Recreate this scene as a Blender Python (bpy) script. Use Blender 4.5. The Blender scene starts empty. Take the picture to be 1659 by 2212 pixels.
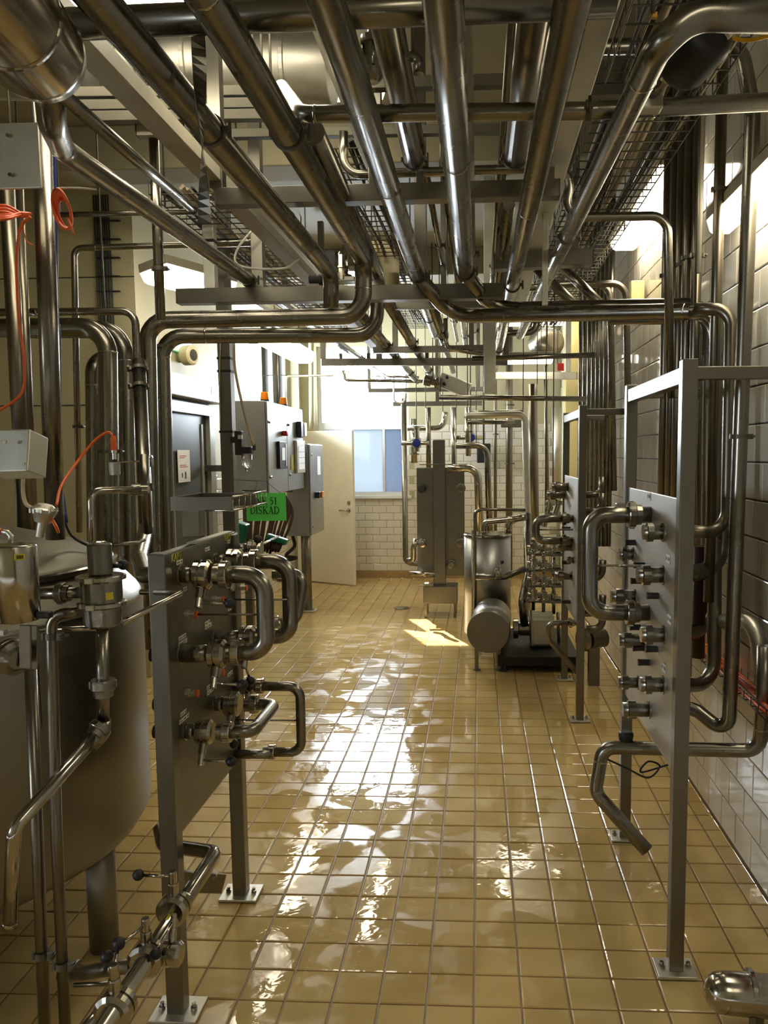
import bpy, bmesh, math, random
from mathutils import Vector, Matrix
random.seed(7)
PI = math.pi
sc = bpy.context.scene
COL = sc.collection
# ---------------------------------------------------------------- camera
W, H, F, PPX, PPY = 1659.0, 2212.0, 1700.0, 948.0, 1145.0
yc = Vector((85.0, 165.0, F)).normalized()              # world +Y seen by the camera (right, up, forward)
zx = -0.007; zz = -(85.0*zx+165.0)/F
zc = Vector((zx, 1.0, zz)).normalized()                 # world +Z
xc = yc.cross(zc); xc = xc if xc.x > 0 else -xc
CAM = Vector((0, 0, 1.75))
def ray(x, y):
    d = Vector((x-PPX, -(y-PPY), F))
    return Vector((d.dot(xc), d.dot(yc), d.dot(zc)))
def V(x, y, Y):
    d = ray(x, y); return CAM + d*(Y/d.y)
def VX(x, y, X):
    d = ray(x, y); return CAM + d*(X/d.x)
def VZ(x, y, Z):
    d = ray(x, y); return CAM + d*((Z-CAM.z)/d.z)
def ext(p, q, Y):
    return p + (q-p)*((Y-p.y)/(q.y-p.y))
cd = bpy.data.cameras.new('camera'); cam = bpy.data.objects.new('camera', cd); COL.objects.link(cam)
cd.sensor_fit = 'VERTICAL'; cd.sensor_height = 36.0; cd.sensor_width = 27.0
cd.lens = F/H*36.0; cd.shift_x = -(PPX-W/2)/H; cd.shift_y = (PPY-H/2)/H
cd.clip_start = 0.05; cd.clip_end = 200
cam.matrix_world = Matrix(((xc.x, xc.y, -xc.z, 0), (yc.x, yc.y, -yc.z, 0), (zc.x, zc.y, -zc.z, 1.75), (0, 0, 0, 1)))
sc.camera = cam
# ---------------------------------------------------------------- world, sun, exposure
wd = bpy.data.worlds.new('sky'); sc.world = wd; wd.use_nodes = True
bg = wd.node_tree.nodes['Background']; bg.inputs[0].default_value = (0.80, 0.90, 1.0, 1); bg.inputs[1].default_value = 60.0
sd = bpy.data.lights.new('sun', 'SUN'); sd.energy = 32; sd.angle = 0.01; sd.color = (1, 0.95, 0.86)
so = bpy.data.objects.new('sun', sd); COL.objects.link(so)
so.rotation_euler = Vector((1.5, -3.6, -2.75)).to_track_quat('-Z', 'Y').to_euler(); so.location = (-2, 16, 8)
def portal(loc, sx, sy, d):
    l = bpy.data.lights.new('window_portal', 'AREA'); l.shape = 'RECTANGLE'; l.size = sx; l.size_y = sy; l.cycles.is_portal = True
    o = bpy.data.objects.new('window_portal', l); COL.objects.link(o); o.location = loc
    o.rotation_euler = Vector(d).to_track_quat('-Z', 'Y').to_euler()
sc.view_settings.view_transform = 'Standard'; sc.view_settings.look = 'None'
sc.view_settings.exposure = 0.22; sc.view_settings.gamma = 1.0; sc.view_settings.use_curve_mapping = False
sc.cycles.use_denoising = True; sc.cycles.max_bounces = 10; sc.cycles.glossy_bounces = 6; sc.cycles.diffuse_bounces = 4
sc.cycles.transparent_max_bounces = 12; sc.cycles.caustics_reflective = False; sc.cycles.caustics_refractive = False
sc.cycles.sample_clamp_indirect = 6.0
LAMP = 12.5                                              # fluorescent diffusers
# ---------------------------------------------------------------- materials
def newmat(name):
    m = bpy.data.materials.new(name); m.use_nodes = True
    nt = m.node_tree; return m, nt, nt.nodes['Principled BSDF']
def lin(c):
    return tuple(((v/255.0)/12.92 if v/255.0 <= 0.04045 else ((v/255.0+0.055)/1.055)**2.4) for v in c)+(1,)
def N(nt, t, **k):
    n = nt.nodes.new(t)
    for a, b in k.items(): setattr(n, a, b)
    return n
def ramp(nt, src, p0, c0, p1, c1):
    r = N(nt, 'ShaderNodeValToRGB'); r.color_ramp.elements[0].position = p0; r.color_ramp.elements[0].color = c0
    r.color_ramp.elements[1].position = p1; r.color_ramp.elements[1].color = c1
    nt.links.new(src, r.inputs[0]); return r.outputs[0]
def noise(nt, scale, vec=None, detail=3.0, stretch=None, dist=0.0):
    n = N(nt, 'ShaderNodeTexNoise'); n.inputs['Scale'].default_value = scale; n.inputs['Detail'].default_value = detail
    n.inputs['Distortion'].default_value = dist
    if vec is None: vec = N(nt, 'ShaderNodeNewGeometry').outputs['Position']
    if stretch:
        mp = N(nt, 'ShaderNodeMapping'); mp.inputs['Scale'].default_value = stretch; nt.links.new(vec, mp.inputs[0]); vec = mp.outputs[0]
    nt.links.new(vec, n.inputs['Vector']); return n.outputs['Fac']
def g(v): return (v, v, v, 1)
def steel(name, col, r0, r1, scale=6.0, stretch=(1, 1, 1), bump=0.0, metal=1.0):
    m, nt, b = newmat(name); b.inputs['Metallic'].default_value = metal
    f = noise(nt, scale, stretch=stretch, detail=4)
    nt.links.new(ramp(nt, f, 0.3, g(r0), 0.7, g(r1)), b.inputs['Roughness'])
    c0 = tuple(x*0.93 for x in col)+(1,); c1 = tuple(min(1, x*1.06) for x in col)+(1,)
    nt.links.new(ramp(nt, f, 0.3, c0, 0.7, c1), b.inputs['Base Color'])
    if bump:
        f2 = noise(nt, 220, stretch=(1, 1, 0.04), detail=2); bp = N(nt, 'ShaderNodeBump'); bp.inputs['Strength'].default_value = bump
        bp.inputs['Distance'].default_value = 0.001; nt.links.new(f2, bp.inputs['Height']); nt.links.new(bp.outputs[0], b.inputs['Normal'])
    return m
def plain(name, col, rough=0.5, var=0.12, scale=5.0, metal=0.0, bump=0.0):
    m, nt, b = newmat(name); b.inputs['Roughness'].default_value = rough; b.inputs['Metallic'].default_value = metal
    f = noise(nt, scale, detail=5)
    c = lin(col)
    nt.links.new(ramp(nt, f, 0.3, tuple(v*(1-var) for v in c[:3])+(1,), 0.7, tuple(min(1, v*(1+var)) for v in c[:3])+(1,)), b.inputs['Base Color'])
    if bump:
        bp = N(nt, 'ShaderNodeBump'); bp.inputs['Strength'].default_value = bump; bp.inputs['Distance'].default_value = 0.004
        nt.links.new(noise(nt, 60, detail=4), bp.inputs['Height']); nt.links.new(bp.outputs[0], b.inputs['Normal'])
    return m
def emis(name, col, s):
    m, nt, b = newmat(name); b.inputs['Emission Color'].default_value = col; b.inputs['Emission Strength'].default_value = s
    b.inputs['Base Color'].default_value = (0.9, 0.9, 0.88, 1); b.inputs['Roughness'].default_value = 0.4
    return m
M = {}
M['pipe'] = steel('brushed_pipe_steel', (0.235, 0.219, 0.182), 0.24, 0.30, 5)
M['pipe2'] = steel('weathered_pipe_steel', (0.19, 0.168, 0.128), 0.29, 0.36, 5)
M['polish'] = steel('polished_steel', (0.42, 0.39, 0.33), 0.13, 0.20, 8)
M['beam'] = steel('square_tube_steel', (0.20, 0.188, 0.157), 0.30, 0.38, 5)
M['plate'] = steel('flow_plate_steel', (0.20, 0.19, 0.16), 0.34, 0.44, 3, stretch=(1, 1, 6))
M['cab'] = steel('cabinet_steel', (0.40, 0.40, 0.39), 0.30, 0.42, 3, stretch=(1, 8, 1))
M['plate2'] = steel('pale_flow_plate_steel', (0.52, 0.51, 0.48), 0.40, 0.5, 3, stretch=(1, 1, 6))
M['tank'] = steel('tank_steel', (0.27, 0.25, 0.20), 0.38, 0.48, 4, stretch=(2, 2, 0.4))
M['galv'] = steel('galvanised_steel', (0.62, 0.60, 0.52), 0.40, 0.52, 14)
M['rail'] = plain('dark_galvanised_rail', (92, 88, 76), 0.5, metal=0.6)
M['trunk'] = plain('pale_cable_trunking', (176, 170, 150), 0.5)
M['black'] = plain('black_plastic', (20, 20, 20), 0.5)
M['dark'] = plain('dark_grey_paint', (52, 52, 50), 0.5)
M['rust'] = plain('rusty_brown_pipe', (72, 45, 34), 0.6, 0.3, 20)
M['orange'] = plain('orange_cable_sheath', (235, 105, 40), 0.45)
M['beacon'] = plain('amber_beacon_plastic', (245, 140, 10), 0.25)
M['red'] = plain('red_plastic', (170, 30, 22), 0.4)
M['blue'] = plain('blue_hose', (18, 40, 120), 0.4)
M['hose'] = plain('dull_brown_hose', (52, 42, 32), 0.9); M['hose'].node_tree.nodes['Principled BSDF'].inputs['Specular IOR Level'].default_value = 0.0
M['green'] = plain('green_plastic', (15, 110, 85), 0.4)
M['yellow'] = plain('yellow_cable', (225, 170, 20), 0.4)
M['ylabel'] = plain('yellow_label', (205, 195, 40), 0.5)
M['cream_hose'] = plain('cream_air_hose', (196, 182, 150), 0.5)
M['paper'] = plain('white_paper', (225, 222, 212), 0.6, 0.04)
M['greenpaper'] = plain('green_laminated_paper', (98, 225, 92), 0.4, 0.05)
M['ink'] = plain('black_ink', (18, 28, 16), 0.6)
M['redink'] = plain('red_ink', (190, 60, 40), 0.6)
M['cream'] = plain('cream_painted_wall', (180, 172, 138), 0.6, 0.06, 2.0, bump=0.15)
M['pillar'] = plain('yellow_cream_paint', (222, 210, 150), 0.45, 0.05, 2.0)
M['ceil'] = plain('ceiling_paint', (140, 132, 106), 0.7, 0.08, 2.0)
M['doorw'] = plain('white_door_paint', (235, 230, 212), 0.35, 0.03)
M['frame_white'] = plain('white_window_frame', (232, 234, 234), 0.4, 0.03)
M['greyframe'] = plain('grey_door_frame', (150, 152, 140), 0.35, 0.05)
M['greydoor'] = plain('dark_green_grey_door', (56, 58, 52), 0.4, 0.08)
M['beige'] = plain('beige_plastic', (208, 198, 160), 0.4, 0.04)
M['skirt'] = plain('tan_skirting_tile', (158, 128, 84), 0.35, 0.1, 8)
M['grout'] = plain('brown_grout', (132, 106, 62), 0.5, 0.2, 12)
M['wgrout'] = plain('grey_wall_grout', (70, 66, 58), 0.7, 0.1)
M['light'] = emis('fluorescent_diffuser', (1.0, 0.90, 0.69, 1), LAMP)
M['screen'] = emis('lit_display_panel', (0.75, 0.85, 0.9, 1), 0.35)
M['exit'] = emis('green_exit_sign', (0.05, 0.6, 0.3, 1), 0.5)
# floor tile: wet, puddled
def floor_tile():
    m, nt, b = newmat('wet_tan_floor_tile')
    pos = N(nt, 'ShaderNodeNewGeometry').outputs['Position']
    sh = N(nt, 'ShaderNodeVectorMath', operation='ADD'); nt.links.new(pos, sh.inputs[0]); sh.inputs[1].default_value = (0.170, -2.505+0.1525*40, 0)
    sn = N(nt, 'ShaderNodeVectorMath', operation='SNAP'); nt.links.new(sh.outputs[0], sn.inputs[0]); sn.inputs[1].default_value = (0.1525, 0.1525, 9.0)
    wn = N(nt, 'ShaderNodeTexWhiteNoise', noise_dimensions='3D'); nt.links.new(sn.outputs[0], wn.inputs[0])
    base = ramp(nt, wn.outputs['Value'], 0.0, lin((198, 168, 108)), 1.0, lin((209, 180, 120)))
    mott = ramp(nt, noise(nt, 3.2, pos, 5, dist=0.6), 0.32, g(0.88), 0.62, g(1.03))
    mx = N(nt, 'ShaderNodeMix', data_type='RGBA', blend_type='MULTIPLY'); mx.inputs[0].default_value = 1.0
    nt.links.new(base, mx.inputs[6]); nt.links.new(mott, mx.inputs[7]); nt.links.new(mx.outputs[2], b.inputs['Base Color'])
    wet = noise(nt, 4.2, pos, 4, dist=0.8)
    nt.links.new(ramp(nt, wet, 0.42, g(0.24), 0.50, g(0.035)), b.inputs['Roughness'])
    b.inputs['Specular IOR Level'].default_value = 0.6
    bp = N(nt, 'ShaderNodeBump'); bp.inputs['Strength'].default_value = 0.4; bp.inputs['Distance'].default_value = 0.0018
    h = noise(nt, 17, pos, 2, dist=0.5); nt.links.new(h, bp.inputs['Height']); nt.links.new(bp.outputs[0], b.inputs['Normal'])
    return m
M['ftile'] = floor_tile()
def wall_tile(name, c0, c1, rough):
    m, nt, b = newmat(name)
    f = noise(nt, 2.3, detail=3)
    nt.links.new(ramp(nt, f, 0.3, lin(c0), 0.7, lin(c1)), b.inputs['Base Color']); b.inputs['Roughness'].default_value = rough
    bp = N(nt, 'ShaderNodeBump'); bp.inputs['Strength'].default_value = 0.2; bp.inputs['Distance'].default_value = 0.001
    nt.links.new(noise(nt, 14, detail=2), bp.inputs['Height']); nt.links.new(bp.outputs[0], b.inputs['Normal'])
    return m
M['wtile'] = wall_tile('glazed_white_wall_tile', (218, 211, 194), (230, 224, 210), 0.07)
def glass(name, frost, tint=None):
    m = bpy.data.materials.new(name); m.use_nodes = True; nt = m.node_tree; nt.nodes.clear()
    out = N(nt, 'ShaderNodeOutputMaterial'); mix = N(nt, 'ShaderNodeMixShader'); fr = N(nt, 'ShaderNodeFresnel'); fr.inputs[0].default_value = 1.45
    gl = N(nt, 'ShaderNodeBsdfGlossy'); gl.inputs['Roughness'].default_value = 0.05
    if frost:
        tr = N(nt, 'ShaderNodeBsdfTranslucent')
        tr.inputs['Color'].default_value = tint
    else:
        tr = N(nt, 'ShaderNodeBsdfTransparent')
    nt.links.new(fr.outputs[0], mix.inputs[0]); nt.links.new(tr.outputs[0], mix.inputs[1]); nt.links.new(gl.outputs[0], mix.inputs[2])
    nt.links.new(mix.outputs[0], out.inputs[0]); return m
M['glass'] = glass('clear_window_glass', False); M['frost'] = glass('frosted_window_glass', True, (.165, .178, .188, 1)); M['frost2'] = glass('dark_frosted_window_glass', True, (.110, .122, .142, 1))
m, nt, b = newmat('clear_plastic_bowl'); b.inputs['Base Color'].default_value = (0.75, 0.8, 0.82, 1); b.inputs['Transmission Weight'].default_value = 0.7
b.inputs['Roughness'].default_value = 0.15; M['clear'] = m
# ---------------------------------------------------------------- mesh helpers
class MB:
    def __init__(s): s.v = []; s.f = []; s.sm = []
    def add(s, vs, fs, smooth=False):
        o = len(s.v); s.v += [Vector(p) for p in vs]; s.f += [tuple(i+o for i in f) for f in fs]; s.sm += [smooth]*len(fs); return s
    def box(s, a, b, bev=0.0):
        a = Vector(a); b = Vector(b); lo = Vector(map(min, a, b)); hi = Vector(map(max, a, b))
        return s.obox((lo+hi)/2, (hi-lo)/2, bev=bev)
    def obox(s, c, h, ax=None, bev=0.0):
        X, Y, Z = ax if ax else (Vector((1, 0, 0)), Vector((0, 1, 0)), Vector((0, 0, 1)))
        c = Vector(c); bm = bmesh.new(); bmesh.ops.create_cube(bm, size=2)
        for v in bm.verts: v.co = Vector((v.co.x*h[0], v.co.y*h[1], v.co.z*h[2]))
        if bev: bmesh.ops.bevel(bm, geom=bm.edges[:], offset=min(bev, min(h)*0.9), segments=2, affect='EDGES', profile=0.5)
        bm.verts.index_update()
        s.add([c+X*v.co.x+Y*v.co.y+Z*v.co.z for v in bm.verts], [tuple(q.index for q in f.verts) for f in bm.faces]); bm.free(); return s
    def bar(s, p, q, w, h=None, up=(0, 0, 1), bev=0.002):
        p = Vector(p); q = Vector(q); h = h or w; X = (q-p).normalized(); U = Vector(up)
        if abs(X.dot(U)) > 0.95: U = Vector((0, 1, 0))
        Y = U.cross(X).normalized(); Z = X.cross(Y)
        return s.obox((p+q)/2, ((q-p).length/2, w/2, h/2), (X, Y, Z), bev)
    def tube(s, pts, r, n=16, caps=True, inner=False):
        pts = [Vector(p) for p in pts]; T = []
        for i in range(len(pts)):
            a = pts[max(i-1, 0)]; b = pts[min(i+1, len(pts)-1)]; T.append((b-a).normalized())
        u = T[0].orthogonal().normalized(); vs = []
        for i, p in enumerate(pts):
            if i:
                u = u - T[i]*u.dot(T[i]); u.normalize()
            w = T[i].cross(u)
            rr = r[i] if isinstance(r, (list, tuple)) else r
            vs += [p+(u*math.cos(2*PI*k/n)+w*math.sin(2*PI*k/n))*rr for k in range(n)]
        fs = [(i*n+k, i*n+(k+1) % n, (i+1)*n+(k+1) % n, (i+1)*n+k) for i in range(len(pts)-1) for k in range(n)]
        s.add(vs, fs, True)
        if caps:
            o = len(s.v)-len(vs); s.f += [tuple(o+k for k in reversed(range(n))), tuple(o+(len(pts)-1)*n+k for k in range(n))]; s.sm += [False, False]
        return s
    def lathe(s, prof, p, d, n=24, smooth=False):
        p = Vector(p); d = Vector(d).normalized(); u = d.orthogonal().normalized(); w = d.cross(u); m = len(prof)
        vs = [p+d*a+(u*math.cos(2*PI*k/n)+w*math.sin(2*PI*k/n))*max(r, 1e-5) for a, r in prof for k in range(n)]
        s.add(vs, [(i*n+k, i*n+(k+1) % n, (i+1)*n+(k+1) % n, (i+1)*n+k) for i in range(m-1) for k in range(n)], smooth)
        o = len(s.v)-len(vs)
        s.f += [tuple(o+k for k in reversed(range(n))), tuple(o+(m-1)*n+k for k in range(n))]; s.sm += [False, False]
        return s
    def ball(s, c, r, n=14, squash=1.0):
        k = 8
        return s.lathe([(-r*math.cos(PI*i/k)*squash, r*math.sin(PI*i/k)) for i in range(k+1)], c, (0, 0, 1), n, True)
    def build(s, name, mat, parent=None, org=None):
        if parent is not None: org = parent_org(parent)
        elif org is None:
            org = Vector((sum(v.x for v in s.v)/len(s.v), sum(v.y for v in s.v)/len(s.v), min(v.z for v in s.v)))
        org = Vector(org)
        me = bpy.data.meshes.new(name); me.from_pydata([tuple(v-org) for v in s.v], [], s.f); me.materials.append(M[mat] if isinstance(mat, str) else mat)
        me.polygons.foreach_set('use_smooth', s.sm); me.update()
        o = bpy.data.objects.new(name, me); COL.objects.link(o)
        if parent is None: o.location = org
        else: o.parent = parent
        return o
def parent_org(o):
    p = Vector((0, 0, 0))
    while o is not None: p += o.location; o = o.parent
    return p
def tag(o, label, cat, group=None):
    o['label'] = label; o['category'] = cat
    if group: o['group'] = group
    return o
def thing(name, label, cat, loc, group=None):
    o = bpy.data.objects.new(name, None); o.empty_display_size = 0.1; COL.objects.link(o); o.location = loc
    return tag(o, label, cat, group)
def struct(o): o['kind'] = 'structure'; return o
def fillet(pts, rad, k=7):
    pts = [Vector(p) for p in pts]; out = [pts[0]]
    for i in range(1, len(pts)-1):
        a, p, b = pts[i-1], pts[i], pts[i+1]; d1 = (a-p); d2 = (b-p); l1, l2 = d1.length, d2.length; d1.normalize(); d2.normalize()
        ang = math.acos(max(-1, min(1, d1.dot(d2))))
        if ang > PI-0.06: out.append(p); continue
        t = min(rad/math.tan(ang/2), l1*0.48, l2*0.48); r = t*math.tan(ang/2)
        c = p+(d1+d2).normalized()*(r/math.sin(ang/2)); s0 = p+d1*t-c; s1 = p+d2*t-c; tot = s0.angle(s1)
        for j in range(k+1):
            f = j/k; out.append(c+(s0*math.sin((1-f)*tot)+s1*math.sin(f*tot))/math.sin(tot))
    out.append(pts[-1]); return out
def smooth(pts, k=8):
    pts = [Vector(p) for p in pts]; P = [pts[0]*2-pts[1]]+pts+[pts[-1]*2-pts[-2]]; out = []
    for i in range(1, len(P)-2):
        for j in range(k):
            t = j/k; a, b, c, d = P[i-1], P[i], P[i+1], P[i+2]
            out.append(0.5*((2*b)+(c-a)*t+(2*a-5*b+4*c-d)*t*t+(3*b-a-3*c+d)*t**3))
    out.append(pts[-1]); return out
def clamp_mb(p, d, r):
    mb = MB(); d = Vector(d).normalized(); p = Vector(p)
    mb.lathe([(-0.008, r*1.02), (-0.008, r*1.16), (0.008, r*1.16), (0.008, r*1.02)], p, d, 20)
    u = d.cross(Vector((0, 0, 1)))
    if u.length < 0.2: u = Vector((1, 0, 0))
    u.normalize(); w = d.cross(u)
    mb.bar(p+u*r*1.1, p+u*(r*1.1+0.016), 0.02, 0.016, up=tuple(w)); mb.bar(p-u*r*1.1, p-u*(r*1.1+0.008), 0.02, 0.016, up=tuple(w))
    mb.tube([p+u*(r*1.1+0.014)-w*0.022, p+u*(r*1.1+0.014)+w*0.022], 0.005, 6)
    return mb
def pipe(label, pts, r, rad=None, mat='pipe', clamps=(), name='steel_pipe', cat='pipe', welds=(), group=None, n=18, hook=None):
    """one pipe run = one thing; clamps: (fraction along a leg) -> child clamp; welds likewise"""
    path = fillet(pts, rad if rad else r*2.6)
    o = MB().tube(path, r, n).build(name, mat); tag(o, label, cat, group)
    P = [Vector(p) for p in pts]
    for leg, f in clamps:
        a, b = P[leg], P[leg+1]; clamp_mb(a.lerp(b, f), b-a, r).build('clamp', 'rail', o)
    for leg, f in welds:
        a, b = P[leg], P[leg+1]
        MB().lathe([(-0.004, r*1.0), (-0.002, r*1.035), (0.002, r*1.035), (0.004, r*1.0)], a.lerp(b, f), b-a, 20).build('weld_ring', 'polish', o)
    return o
def nut(p, d, r, mat='polish', parent=None, L=0.05, name='union_nut'):
    """dairy union: slotted round nut + liner collar"""
    d = Vector(d).normalized(); mb = MB()
    mb.lathe([(-L*.5, r*1.12), (-L*.5, r*1.5), (-L*.42, r*1.58), (L*.02, r*1.58), (L*.08, r*1.5), (L*.08, r*1.28), (L*.5, r*1.22), (L*.5, r*1.0)], p, d, 24)
    u = d.orthogonal().normalized(); w = d.cross(u)
    for k in range(4):
        a = 2*PI*k/4+0.4; q = Vector(p)+(u*math.cos(a)+w*math.sin(a))*r*1.6-d*L*.22
        rd = (u*math.cos(a)+w*math.sin(a)); mb.obox(q, (L*.2, r*.16, r*.14), (d, rd.cross(d), rd), 0.001)
    return mb.build(name, mat, parent)
def disc_valve(root, p, d, r, hdir, hl=0.16, ball=0.02, up=None, parent_name='valve_body'):
    """butterfly valve: body, neck, rod handle, black ball"""
    p = Vector(p); d = Vector(d).normalized(); hdir = Vector(hdir).normalized()
    up = Vector(up).normalized() if up else d.orthogonal().normalized()
    body = MB().lathe([(-.028, r*1.05), (-.028, r*1.35), (-.02, r*1.75), (-.004, r*1.75), (-.003, r*1.55), (.003, r*1.55), (.004, r*1.75), (.02, r*1.75), (.028, r*1.35), (.028, r*1.05)], p, d, 24)
    q = p+up*r*1.6; body.lathe([(0, r*.55), (.03, r*.55), (.034, r*.5)], q, up, 16)
    body = body.build(parent_name, 'polish', root)
    hp = q+up*0.034
    ho = MB().lathe([(0, r*.42), (.03, r*.42), (.034, r*.36)], hp, up, 14).tube([hp+up*.017, hp+up*.017+hdir*hl], 0.0045, 8)
    h = ho.build('handle', 'polish', root)
    MB().ball(hp+up*.017+hdir*(hl+ball*.8), ball).build('ball_knob', 'black', h)
# ---------------------------------------------------------------- structure: floor
LW, RW, FW, CZ = -2.6, 1.13, 11.05, 3.9                   # left wall, right wall, far wall, ceiling
AX, AY = -5.2, 6.0                                        # alcove on the left where the tank stands
def tile_field(root, cells, size, mat, nrm, per_part=300, gap=0.005, th=0.008, jit=0.0, name='tile'):
    """cells: list of (centre, uaxis, vaxis, usize, vsize) ; nearest first"""
    nrm = Vector(nrm); variants = {}
    org = parent_org(root); rest = MB()
    for i, (c, u, v, su, sv) in enumerate(cells):
        n = nrm.copy()
        if jit: n = (nrm+Vector(u)*random.uniform(-jit, jit)+Vector(v)*random.uniform(-jit, jit)).normalized()
        hu, hv, b = su/2-gap/2, sv/2-gap/2, min(0.004, su*.06)
        vs = []
        for (a, bb, h) in ((hu, hv, -0.004), (hu, hv, th-0.002), (hu-b, hv-b, th)):
            for sx, sy in ((-1, -1), (1, -1), (1, 1), (-1, 1)):
                vs.append(Vector(u)*(a*sx)+Vector(v)*(bb*sy)+nrm*h)
        fs = [(8, 9, 10, 11)]+[(k+r, (k+1) % 4+r, (k+1) % 4+r+4, k+r+4) for r in (0, 4) for k in range(4)]
        if jit:
            for q in range(12): vs[q] = vs[q]-nrm*((n-nrm).dot(vs[q]))
        if i < per_part:
            key = (round(su, 4), round(sv, 4), i % 16 if jit else 0)
            if key not in variants:
                me = bpy.data.meshes.new(name); me.from_pydata([tuple(q) for q in vs], [], fs); me.materials.append(M[mat]); variants[key] = me
            o = bpy.data.objects.new(name, variants[key]); COL.objects.link(o); o.parent = root; o.location = Vector(c)-org
        else:
            rest.add([q+Vector(c) for q in vs], fs)
    if rest.v:
        o = rest.build(name+'_field', mat, root); o['kind'] = 'stuff'
floor = struct(MB().box((AX, -2.2, -0.12), (RW+.1, 12.5, -0.006)).build('floor', 'grout', org=(0, 0, 0)))
T = 0.1525
cells = []
for j in range(-30, 58):
    for i in range(-36, 9):
        x = i*T-0.170+T/2; y = 2.505+T/2+j*T
        if x > RW-.03 or x < AX+.1 or y > FW-.05: continue
        if y > AY and x < LW+.05: continue
        cells.append((Vector((x, y, -0.006)), Vector((1, 0, 0)), Vector((0, 1, 0)), T, T))
for j in range(-30, 58):
    y = 2.505+T/2+j*T
    if -2.1 < y < FW-.05: cells.append((Vector((1.05+.039, y, -0.006)), Vector((1, 0, 0)), Vector((0, 1, 0)), .078, T))
def fkey(c):
    p = c[0]; sx = p.x/max(p.y, .1)
    vis = p.y > 2.3 and -0.62 < sx < 0.40
    return (0 if vis else 1, p.y, abs(p.x))
cells.sort(key=fkey)
tile_field(floor, cells, T, 'ftile', (0, 0, 1), 300, gap=0.0065, th=0.0045, jit=0.006)
# right wall with glazed tiles
wr = struct(MB().box((RW+.008, -2.2, 0), (RW+.25, FW+.2, CZ)).build('wall_right', 'wgrout', org=(RW, 0, 0)))
cells = []
for k in range(25):
    for j in range(-5, 56):
        y = j*.2+(0.1 if k % 2 else 0)+.1; z = k*.155+.08
        if y > FW-.1 or z > CZ-.05: continue
        cells.append((Vector((RW+.008, y, z)), Vector((0, 1, 0)), Vector((0, 0, 1)), .2, .155))
cells.sort(key=lambda c: (0 if 2.5 < c[0].y < 5.6 and c[0].z < 2.9 else 1, c[0].y if c[0].y > 2.5 else 99, c[0].z))
tile_field(wr, cells, .2, 'wtile', (-1, 0, 0), 300, gap=0.006, th=0.006, jit=0.003)
# far wall: openings for the windows
WX0, WX1 = -2.20, -1.02
LZ0, LZ1 = 1.22, 2.10        # frosted lower light
UZ0, UZ1 = 2.20, 3.20        # clear upper light
fw = MB()
fw.box((LW-.2, FW+.008, 0), (RW+.2, FW+.3, LZ0-.06)); fw.box((LW-.2, FW+.008, UZ1+.05), (RW+.2, FW+.3, CZ))
fw.box((LW-.2, FW+.008, LZ0-.06), (WX0-.05, FW+.3, UZ1+.05)); fw.box((WX1+.05, FW+.008, LZ0-.06), (RW+.2, FW+.3, UZ1+.05))
fwo = struct(fw.build('wall_back', 'cream', org=(0, FW, 0)))
cells = []
for k in range(20):
    for i in range(-13, 6):
        x = i*.2+(.1 if k % 2 else 0); z = .10+k*.103+.05
        if x < LW+.1 or x > RW-.1: continue
        if z > LZ0-.1 and WX0-.12 < x < WX1+.12: continue
        cells.append((Vector((x, FW+.008, z)), Vector((1, 0, 0)), Vector((0, 0, 1)), .2, .103))
cells.sort(key=lambda c: -c[0].x)
tile_field(fwo, cells, .2, 'wtile', (0, -1, 0), 300, gap=0.009, th=0.005)
struct(MB().box((LW, FW-.012, 0), (RW, FW+.01, .10), 0.003).build('baseboard_back', 'skirt'))
# windows
def window(nm, x0, x1, z0, z1, gm, mull):
    o = struct(MB().box((x0-.05, FW+.06, z0-.05), (x1+.05, FW+.12, z0)).box((x0-.05, FW+.06, z1), (x1+.05, FW+.12, z1+.05))
               .box((x0-.05, FW+.06, z0), (x0, FW+.12, z1)).box((x1, FW+.06, z0), (x1+.05, FW+.12, z1)).build(nm, 'frame_white', org=(x0, FW, z0)))
    for k, (a, b) in enumerate(mull):
        MB().box((a, FW+.085, z0), (b, FW+.092, z1)).build('pane', gm+('2' if k else ''), o)
    for a, b in mull[:-1]:
        MB().box((b, FW+.07, z0), (b+.035, FW+.11, z1)).build('mullion', 'frame_white', o)
    return o
wlo = window('window_1', WX0, WX1, LZ0, LZ1, 'frost', [(WX0, -1.35), (-1.315, WX1)])
window('window_2', WX0, WX1, UZ0, UZ1, 'glass', [(WX0, WX1)])
MB().box((WX0-.08, FW-.05, LZ0-.09), (WX1+.08, FW+.1, LZ0-.05), .004).build('window_sill', 'frame_white', wlo)
portal(((WX0+WX1)/2, FW+.14, (LZ0+UZ1)/2), 1.3, 2.1, (0, -1, 0))
# left wall (thin corridor part) with a high window near the far corner
lw = MB(); y0, y1, z0, z1 = 9.5, 10.95, 2.25, 3.5
lw.box((LW-.25, AY, 0), (LW, y0, CZ)).box((LW-.25, y1, 0), (LW, FW+.3, CZ)).box((LW-.25, y0, 0), (LW, y1, z0)).box((LW-.25, y0, z1), (LW, y1, CZ))
lwo = struct(lw.build('wall_left', 'cream', org=(LW, AY, 0)))
w3 = struct(MB().box((LW-.12, y0, z0), (LW-.06, y1, z0+.05)).box((LW-.12, y0, z1-.05), (LW-.06, y1, z1)).box((LW-.12, y0, z0), (LW-.06, y0+.05, z1))
            .box((LW-.12, y1-.05, z0), (LW-.06, y1, z1)).build('window_3', 'frame_white'))
MB().box((LW-.095, y0+.05, z0+.05), (LW-.088, 10.18, z1-.05)).build('pane', 'glass', w3)
MB().box((LW-.095, 10.24, z0+.05), (LW-.088, y1-.05, z1-.05)).build('pane', 'glass', w3)
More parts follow.
